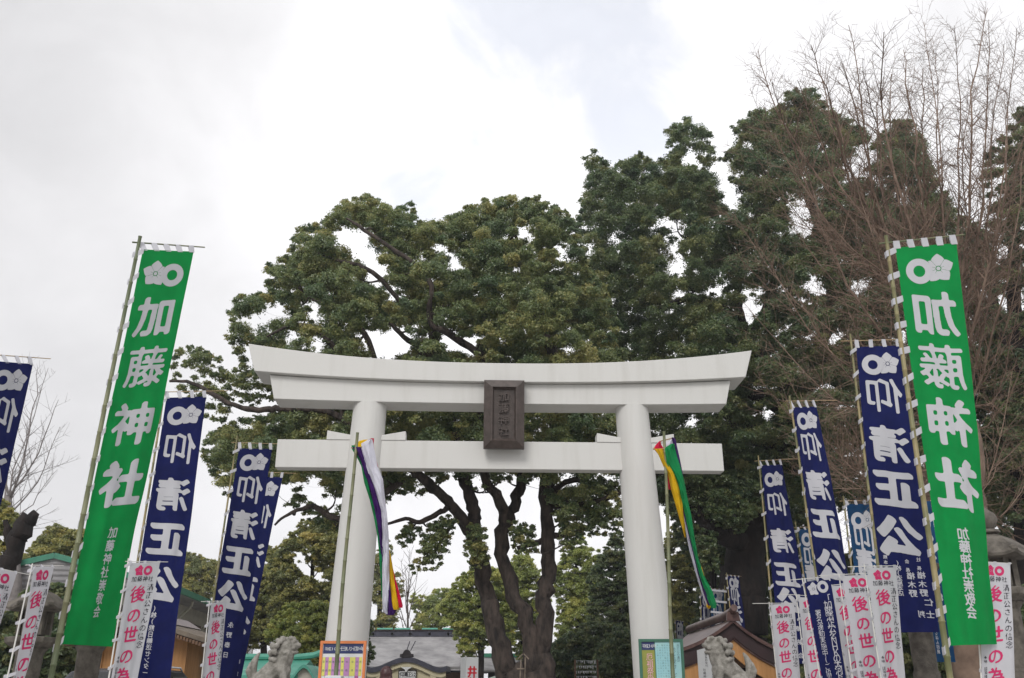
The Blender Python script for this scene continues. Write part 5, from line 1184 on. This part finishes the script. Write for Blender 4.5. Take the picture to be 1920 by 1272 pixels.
# --- trees beyond, one by one
def far_tree(label, x, y, rx, ry, Y, leafm, per, size, seed, name='background_tree', stem=None, rough=.25, rmin=8, rmax=20, space=14.5, tf=.5, layers=3, holes=()):
    rr = random.Random(seed); poly = []; n = 18
    for i in range(n):
        a = 2 * math.pi * i / n; k = 1 + rr.uniform(-rough, rough * .4); poly.append((x + rx * k * math.cos(a), y - ry * k * math.sin(a)))
    P = make_puffs(poly, Y, rx / ppm(at(x, y, Y)) * .7, rmin, rmax, space, holes, 2500, seed, layers)
    b = at(stem or x, 1272, Y); sx = stem or x; P = [q for q in P if q[2] > .15]
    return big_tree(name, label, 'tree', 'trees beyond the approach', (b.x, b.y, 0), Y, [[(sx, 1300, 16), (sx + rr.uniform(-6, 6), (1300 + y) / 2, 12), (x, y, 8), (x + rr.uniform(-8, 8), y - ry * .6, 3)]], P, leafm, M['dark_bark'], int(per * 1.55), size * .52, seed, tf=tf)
far_tree('tall olive tree just left of the left torii pillar', 585, 1085, 98, 120, 46, M['leaf_olive'], 210, .20, 101, holes=[(575, 1070, 10), (600, 1085, 8), (560, 1045, 6)])
far_tree('dark olive tree behind the two overlapping navy banners', 492, 1120, 70, 105, 50, M['leaf_olive'], 200, .20, 102)
far_tree('low rounded yellow green tree behind the left guardian dog', 572, 1185, 76, 66, 40, M['leaf_fresh'], 260, .16, 103, rough=.15)
far_tree('olive tree showing between the left green and navy banners above the cream building', 368, 1085, 62, 52, 66, M['leaf_olive'], 200, .24, 104)
far_tree('olive tree rising behind the left stone lantern', 120, 1075, 100, 95, 40, M['leaf_olive'], 240, .18, 105, rough=.2)
far_tree('mid green tree right beside the left torii pillar bottom', 712, 1120, 46, 110, 78, M['leaf_olive'], 150, .26, 106, tf=.9, holes=[(730, 1060, 14), (700, 1150, 12), (745, 1130, 10)])
far_tree('conical pale green tree above the ridge of the shrine hall', 822, 1155, 58, 62, 84, M['leaf_fresh'], 180, .27, 107, rough=.35)
far_tree('fresh green tree left of the three dark trunks overhanging the shrine hall', 900, 1140, 80, 98, 58, M['leaf_fresh'], 230, .22, 108)
far_tree('yellow green tree seen between the dark trunks', 985, 1140, 60, 110, 62, M['leaf_fresh'], 220, .22, 109)
far_tree('yellow green tree right of the three dark trunks', 1082, 1110, 56, 120, 60, M['leaf_fresh'], 220, .22, 110)
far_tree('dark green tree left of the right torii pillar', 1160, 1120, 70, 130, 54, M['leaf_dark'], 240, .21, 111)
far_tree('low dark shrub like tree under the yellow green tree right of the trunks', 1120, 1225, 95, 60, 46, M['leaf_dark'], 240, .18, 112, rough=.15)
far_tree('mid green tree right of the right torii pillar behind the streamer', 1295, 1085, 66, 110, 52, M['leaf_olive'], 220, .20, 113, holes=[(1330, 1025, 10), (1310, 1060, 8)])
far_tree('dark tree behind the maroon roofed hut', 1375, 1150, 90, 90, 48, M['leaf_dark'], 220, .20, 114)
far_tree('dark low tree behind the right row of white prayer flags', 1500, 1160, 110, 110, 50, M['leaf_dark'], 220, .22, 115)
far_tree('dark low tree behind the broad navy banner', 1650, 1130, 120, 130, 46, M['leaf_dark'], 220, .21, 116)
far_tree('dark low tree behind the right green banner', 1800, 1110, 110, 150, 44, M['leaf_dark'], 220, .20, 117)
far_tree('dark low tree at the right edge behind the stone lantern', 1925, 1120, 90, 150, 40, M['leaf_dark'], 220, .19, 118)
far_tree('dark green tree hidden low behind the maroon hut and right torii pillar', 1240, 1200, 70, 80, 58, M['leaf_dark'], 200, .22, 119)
far_tree('shrubby dark tree beside the cream building at far left', 40, 1130, 90, 70, 44, M['leaf_dark'], 200, .19, 120)
far_tree('dark tree in the shade right of the cream building and copper roof', 640, 1200, 70, 90, 52, M['leaf_dark'], 200, .20, 121)

def shrub(label, x, y, rx, ry, Y, seed, m_='leaf_dark', group='dark shrubs along the back of the grounds'):
    rr = random.Random(seed); poly = [(x + rx * (1 + rr.uniform(-.15, .1)) * math.cos(a * math.pi / 9), y - ry * (1 + rr.uniform(-.2, .15)) * math.sin(a * math.pi / 9)) for a in range(18)]
    P = [q for q in make_puffs(poly, Y, 1.5, 12, 26, 19, (), 2500, seed, 3) if q[2] > .1]; b = at(x, 1272, Y)
    th = thing('shrub', label, 'shrub', (b.x, b.y, 0), group); m = MB()
    nodes = [(Vector((b.x, b.y, .05)), .05)]; twigs(m, P, nodes, seed, r0=.02, frac=.5, forks=1); m.build('stems', M['dark_bark'], th)
    C, nr, sz, ti = leaves(P, 260, .15, seed); leaf_object('foliage', C, nr, sz, ti, M[m_], th)
far_tree('dark tree filling the shade left of the big leaning trunk', 1335, 985, 80, 90, 47, M['leaf_dark'], 240, .20, 122, rough=.12, holes=[(1332, 1030, 8)])
far_tree('dark tree closing the gap above the maroon roof', 1400, 900, 110, 90, 48, M['leaf_dark'], 240, .20, 124, rough=.12)
far_tree('dark tree filling the shade right of the big leaning trunk', 1470, 1010, 90, 120, 47, M['leaf_dark'], 220, .20, 123, rough=.2)
shrub('dark shrub in front of the cream gable left of the green banner pole', 100, 1165, 85, 70, 30, 211)
shrub('dark shrub behind the far left stone lantern and prayer flags', 40, 1225, 120, 95, 27, 201)
shrub('dark shrub between the far left lantern and the left green banner foot', 175, 1245, 90, 75, 28, 202)
shrub('dark shrub in the shade under the big leaning trunk', 1400, 1235, 110, 85, 42, 203)
shrub('dark shrub behind the middle of the right row of prayer flags', 1560, 1220, 120, 110, 36, 204)
shrub('dark shrub behind the stone base below the broad navy banner', 1710, 1215, 110, 120, 33, 205)
shrub('dark shrub behind the right green banner foot', 1830, 1215, 100, 130, 31, 206)
shrub('dark shrub behind the far right lantern', 1935, 1215, 80, 130, 30, 207)
shrub('dark shrub right of the tree trunks behind the paper rack', 1090, 1260, 90, 60, 47, 208)
shrub('dark shrub just left of the right torii pillar foot', 1180, 1255, 70, 90, 42, 209)
shrub('dark shrub behind the orange framed notice board', 610, 1255, 60, 70, 44, 210)
# --- bare trees
def bare(name, label, base, starts, Y, seed, twig_r, m_, levels=2, density=1.0, base_w=.2, group=None, trunk=None):
    rr = random.Random(seed); th = thing(name, label, 'tree', base, group)
    tr = MB()
    if trunk: limbs(tr, [trunk], Y, seed)
    br = MB()
    def grow(pts, r, lev):
        n = len(pts); rads = [max(twig_r * .45, r * (1 - .8 * i / (n - 1))) for i in range(n)]
        (br if lev < 9 else tr).tube(pts, rads, 5 if lev == 0 else 3, cap=False)
        if lev >= levels: return
        ln = sum((a - b).length for a, b in zip(pts, pts[1:]))
        k = int(ln * (3.4 if lev == 0 else 3.0) * density)
        for i in range(k):
            t = rr.uniform(.12, .98); j = min(n - 2, int(t * (n - 1))); f = t * (n - 1) - j; p = pts[j] + (pts[j + 1] - pts[j]) * f
            dr = (pts[j + 1] - pts[j]).normalized(); sd = Vector((rr.gauss(0, 1), rr.gauss(0, 1), rr.gauss(0, 1))); sd -= dr * sd.dot(dr); sd.normalize()
            l = (rr.uniform(.5, 2.1) if lev == 0 else rr.uniform(.25, .75)) * (1.15 - .6 * t); v = dr * (.85 if lev == 0 else .6) + sd * .85 + Vector((0, 0, .06)); v.normalize()
            q = [p]; 
            for s in range(4):
                v = (v + Vector((rr.gauss(0, .09), rr.gauss(0, .09), rr.gauss(.05, .07)))).normalized(); q.append(q[-1] + v * l / 4)
            grow(q, max(twig_r, rads[j] * .55), lev + 1)
    for s in starts:
        pts = smooth_line([tuple(at(x, y, Y + dz)) for x, y, dz in s[0]], 4); pts = [Vector(p) for p in pts]
        for i in range(2, len(pts)): pts[i] += Vector((rr.gauss(0, .03), rr.gauss(0, .05), rr.gauss(0, .03)))
        grow(pts, s[1], 0)
    if trunk: tr.build('trunk', m_, th, smooth=60)
    br.build('branches', m_, th)
    return th
DG = 24
rg = random.Random(77)
gs = []
tips = [(1422, 95), (1520, 85), (1545, 150), (1598, 50), (1612, 110), (1650, 62), (1688, 92), (1735, 42), (1762, 100), (1795, 50), (1845, 18), (1858, 40), (1878, 85), (1905, 52), (1930, 120), (1470, 210), (1560, 205), (1640, 170), (1700, 185), (1820, 150), (1500, 150), (1580, 120), (1668, 140), (1720, 130), (1890, 180), (1950, 60), (1445, 150)]
for i, (x, y) in enumerate(tips):
    bx = 1795 + rg.uniform(-22, 22); by = rg.uniform(560, 860); mx = bx + (x - bx) * rg.uniform(.52, .68); my = by + (y - by) * rg.uniform(.36, .46)
    qx = x + (mx - x) * .33 + rg.uniform(-16, 16); qy = y + (my - y) * .40
    gs.append(([(bx, by, rg.uniform(-.4, .4)), (mx, my, rg.uniform(-1.5, 1.5)), (qx, qy, rg.uniform(-2, 2)), (x + rg.uniform(-6, 10), y, rg.uniform(-2.6, 2.2))], rg.uniform(.032, .054)))
side = [(1410, 170), (1395, 270), (1430, 330), (1372, 400), (1415, 450), (1395, 560), (1440, 640), (1415, 700), (1470, 740), (1500, 820), (1540, 880), (1905, 300), (1925, 420), (1915, 560), (1900, 700), (1890, 820), (1930, 880), (1560, 740), (1600, 900), (1650, 860), (1480, 520), (1450, 250), (1385, 480), (1500, 640), (1540, 420), (1580, 560), (1600, 330), (1650, 480), (1860, 250), (1935, 640), (1620, 760), (1690, 900)]
for i, (x, y) in enumerate(side):
    bx = 1795 + rg.uniform(-20, 20); by = min(950, max(560, y + rg.uniform(170, 360))); mx = bx + (x - bx) * .58; my = by + (y - by) * .38 + rg.uniform(10, 60)
    gs.append(([(bx, by, rg.uniform(-.3, .3)), (mx, my, rg.uniform(-2.4, .8)), (x, y, rg.uniform(-3.2, .6))], rg.uniform(.022, .038)))
bare('bare_tree', 'leafless brown tree with long fanning twigs behind the right green banner', tuple(at(1800, 1272, DG).xy) + (0,), gs, DG, 5, .0054, M['twig'], 2, 1.6, trunk=[(1830, 1320, 62), (1826, 1100, 54), (1822, 950, 46), (1812, 800, 38), (1805, 650, 22), (1800, 560, 13), (1797, 480, 7), (1794, 430, 3)])
ls = [([(20, 1010, 0), (10, 900, 0), (-25, 760, 0)], .05), ([(15, 950, 0), (45, 860, .5), (60, 760, .5), (72, 690, 1)], .045), ([(18, 930, 0), (70, 850, -.5), (108, 750, -1)], .04), ([(10, 930, 0), (20, 800, .6), (35, 690, .6)], .04), ([(22, 960, 0), (70, 905, .4), (112, 800, .4)], .035), ([(20, 985, 0), (60, 945, 0), (105, 880, 0)], .03), ([(12, 960, 0), (30, 880, 0), (90, 690, .3)], .04), ([(20, 1000, 0), (50, 975, 0), (100, 935, 0)], .03)]
bare('bare_tree', 'leafless pale twiggy tree at the left edge behind the cut off navy banner', tuple(at(22, 1272, 34).xy) + (0,), ls, 34, 9, .0075, mat('grey_twig', (.20, .18, .175), .9, .2), 2, .9, trunk=[(26, 1310, 34), (24, 1120, 30), (20, 1000, 22), (14, 930, 12)])
ms = [([(764 + (x - 764) * .1, y0, 0), (764 + (x - 764) * .5, (y0 + y) / 2 + 8, 0), (x, y, 0)], .05) for x, y0, y in ((738, 1175, 1090), (752, 1150, 1048), (768, 1130, 1030), (784, 1160, 1070), (745, 1190, 1130), (796, 1180, 1110), (776, 1120, 1045), (760, 1120, 1060))]
bare('bare_tree', 'small leafless tree above the shrine hall roof right of the left torii pillar', tuple(at(764, 1272, 76).xy) + (0,), ms, 76, 10, .018, mat('grey_brown_twig', (.07, .055, .045), .9, .2), 1, .9, trunk=[(766, 1300, 7), (765, 1200, 5), (763, 1110, 2)])
# pruned leaning trunk at the far left with small leafy shoots
th = thing('pruned_tree', 'thick dark leaning trunk sawn off at the top beside the left stone lantern', 'tree', tuple(at(-30, 1272, 26).xy) + (0,))
m = MB(); nodes = limbs(m, [[(-50, 1330, 52), (-26, 1180, 46), (2, 1090, 40), (24, 1030, 34), (44, 985, 33), (54, 966, 30)], [(24, 1030, 16), (14, 1000, 13), (10, 975, 8)], [(0, 1095, 14), (-18, 1050, 10), (-22, 1010, 6)]], 26, 3, 14, .16); m.build('trunk', M['dark_bark'], th, smooth=60)
P = make_puffs([(-40, 940), (0, 930), (36, 960), (46, 1010), (20, 1060), (-40, 1080)], 26.5, .8, 10, 18, 17, (), 1500, 6, 2); C, nr, sz, ti = leaves(P, 160, .11, 7); leaf_object('shoots', C, nr, sz, ti, M['leaf_olive'], th)

# ------------------------------------------------------------------ added to lift dark tones like lens glare: thin haze
hz = MB(); hz.box((0, 350, 16.5), (1020, 1120, 35)); ho = hz.build('glare_haze', bpy.data.materials.new('glare_haze_air')); ho['kind'] = 'stuff'
hm = ho.data.materials[0]; hm.use_nodes = True; ht = hm.node_tree; ht.nodes.remove(ht.nodes['Principled BSDF'])
hv = ht.nodes.new('ShaderNodeVolumePrincipled'); hv.inputs['Color'].default_value = (.93, .94, 1, 1); hv.inputs['Density'].default_value = .00075; hv.inputs['Anisotropy'].default_value = .35
ht.links.new(hv.outputs[0], ht.nodes['Material Output'].inputs['Volume'])
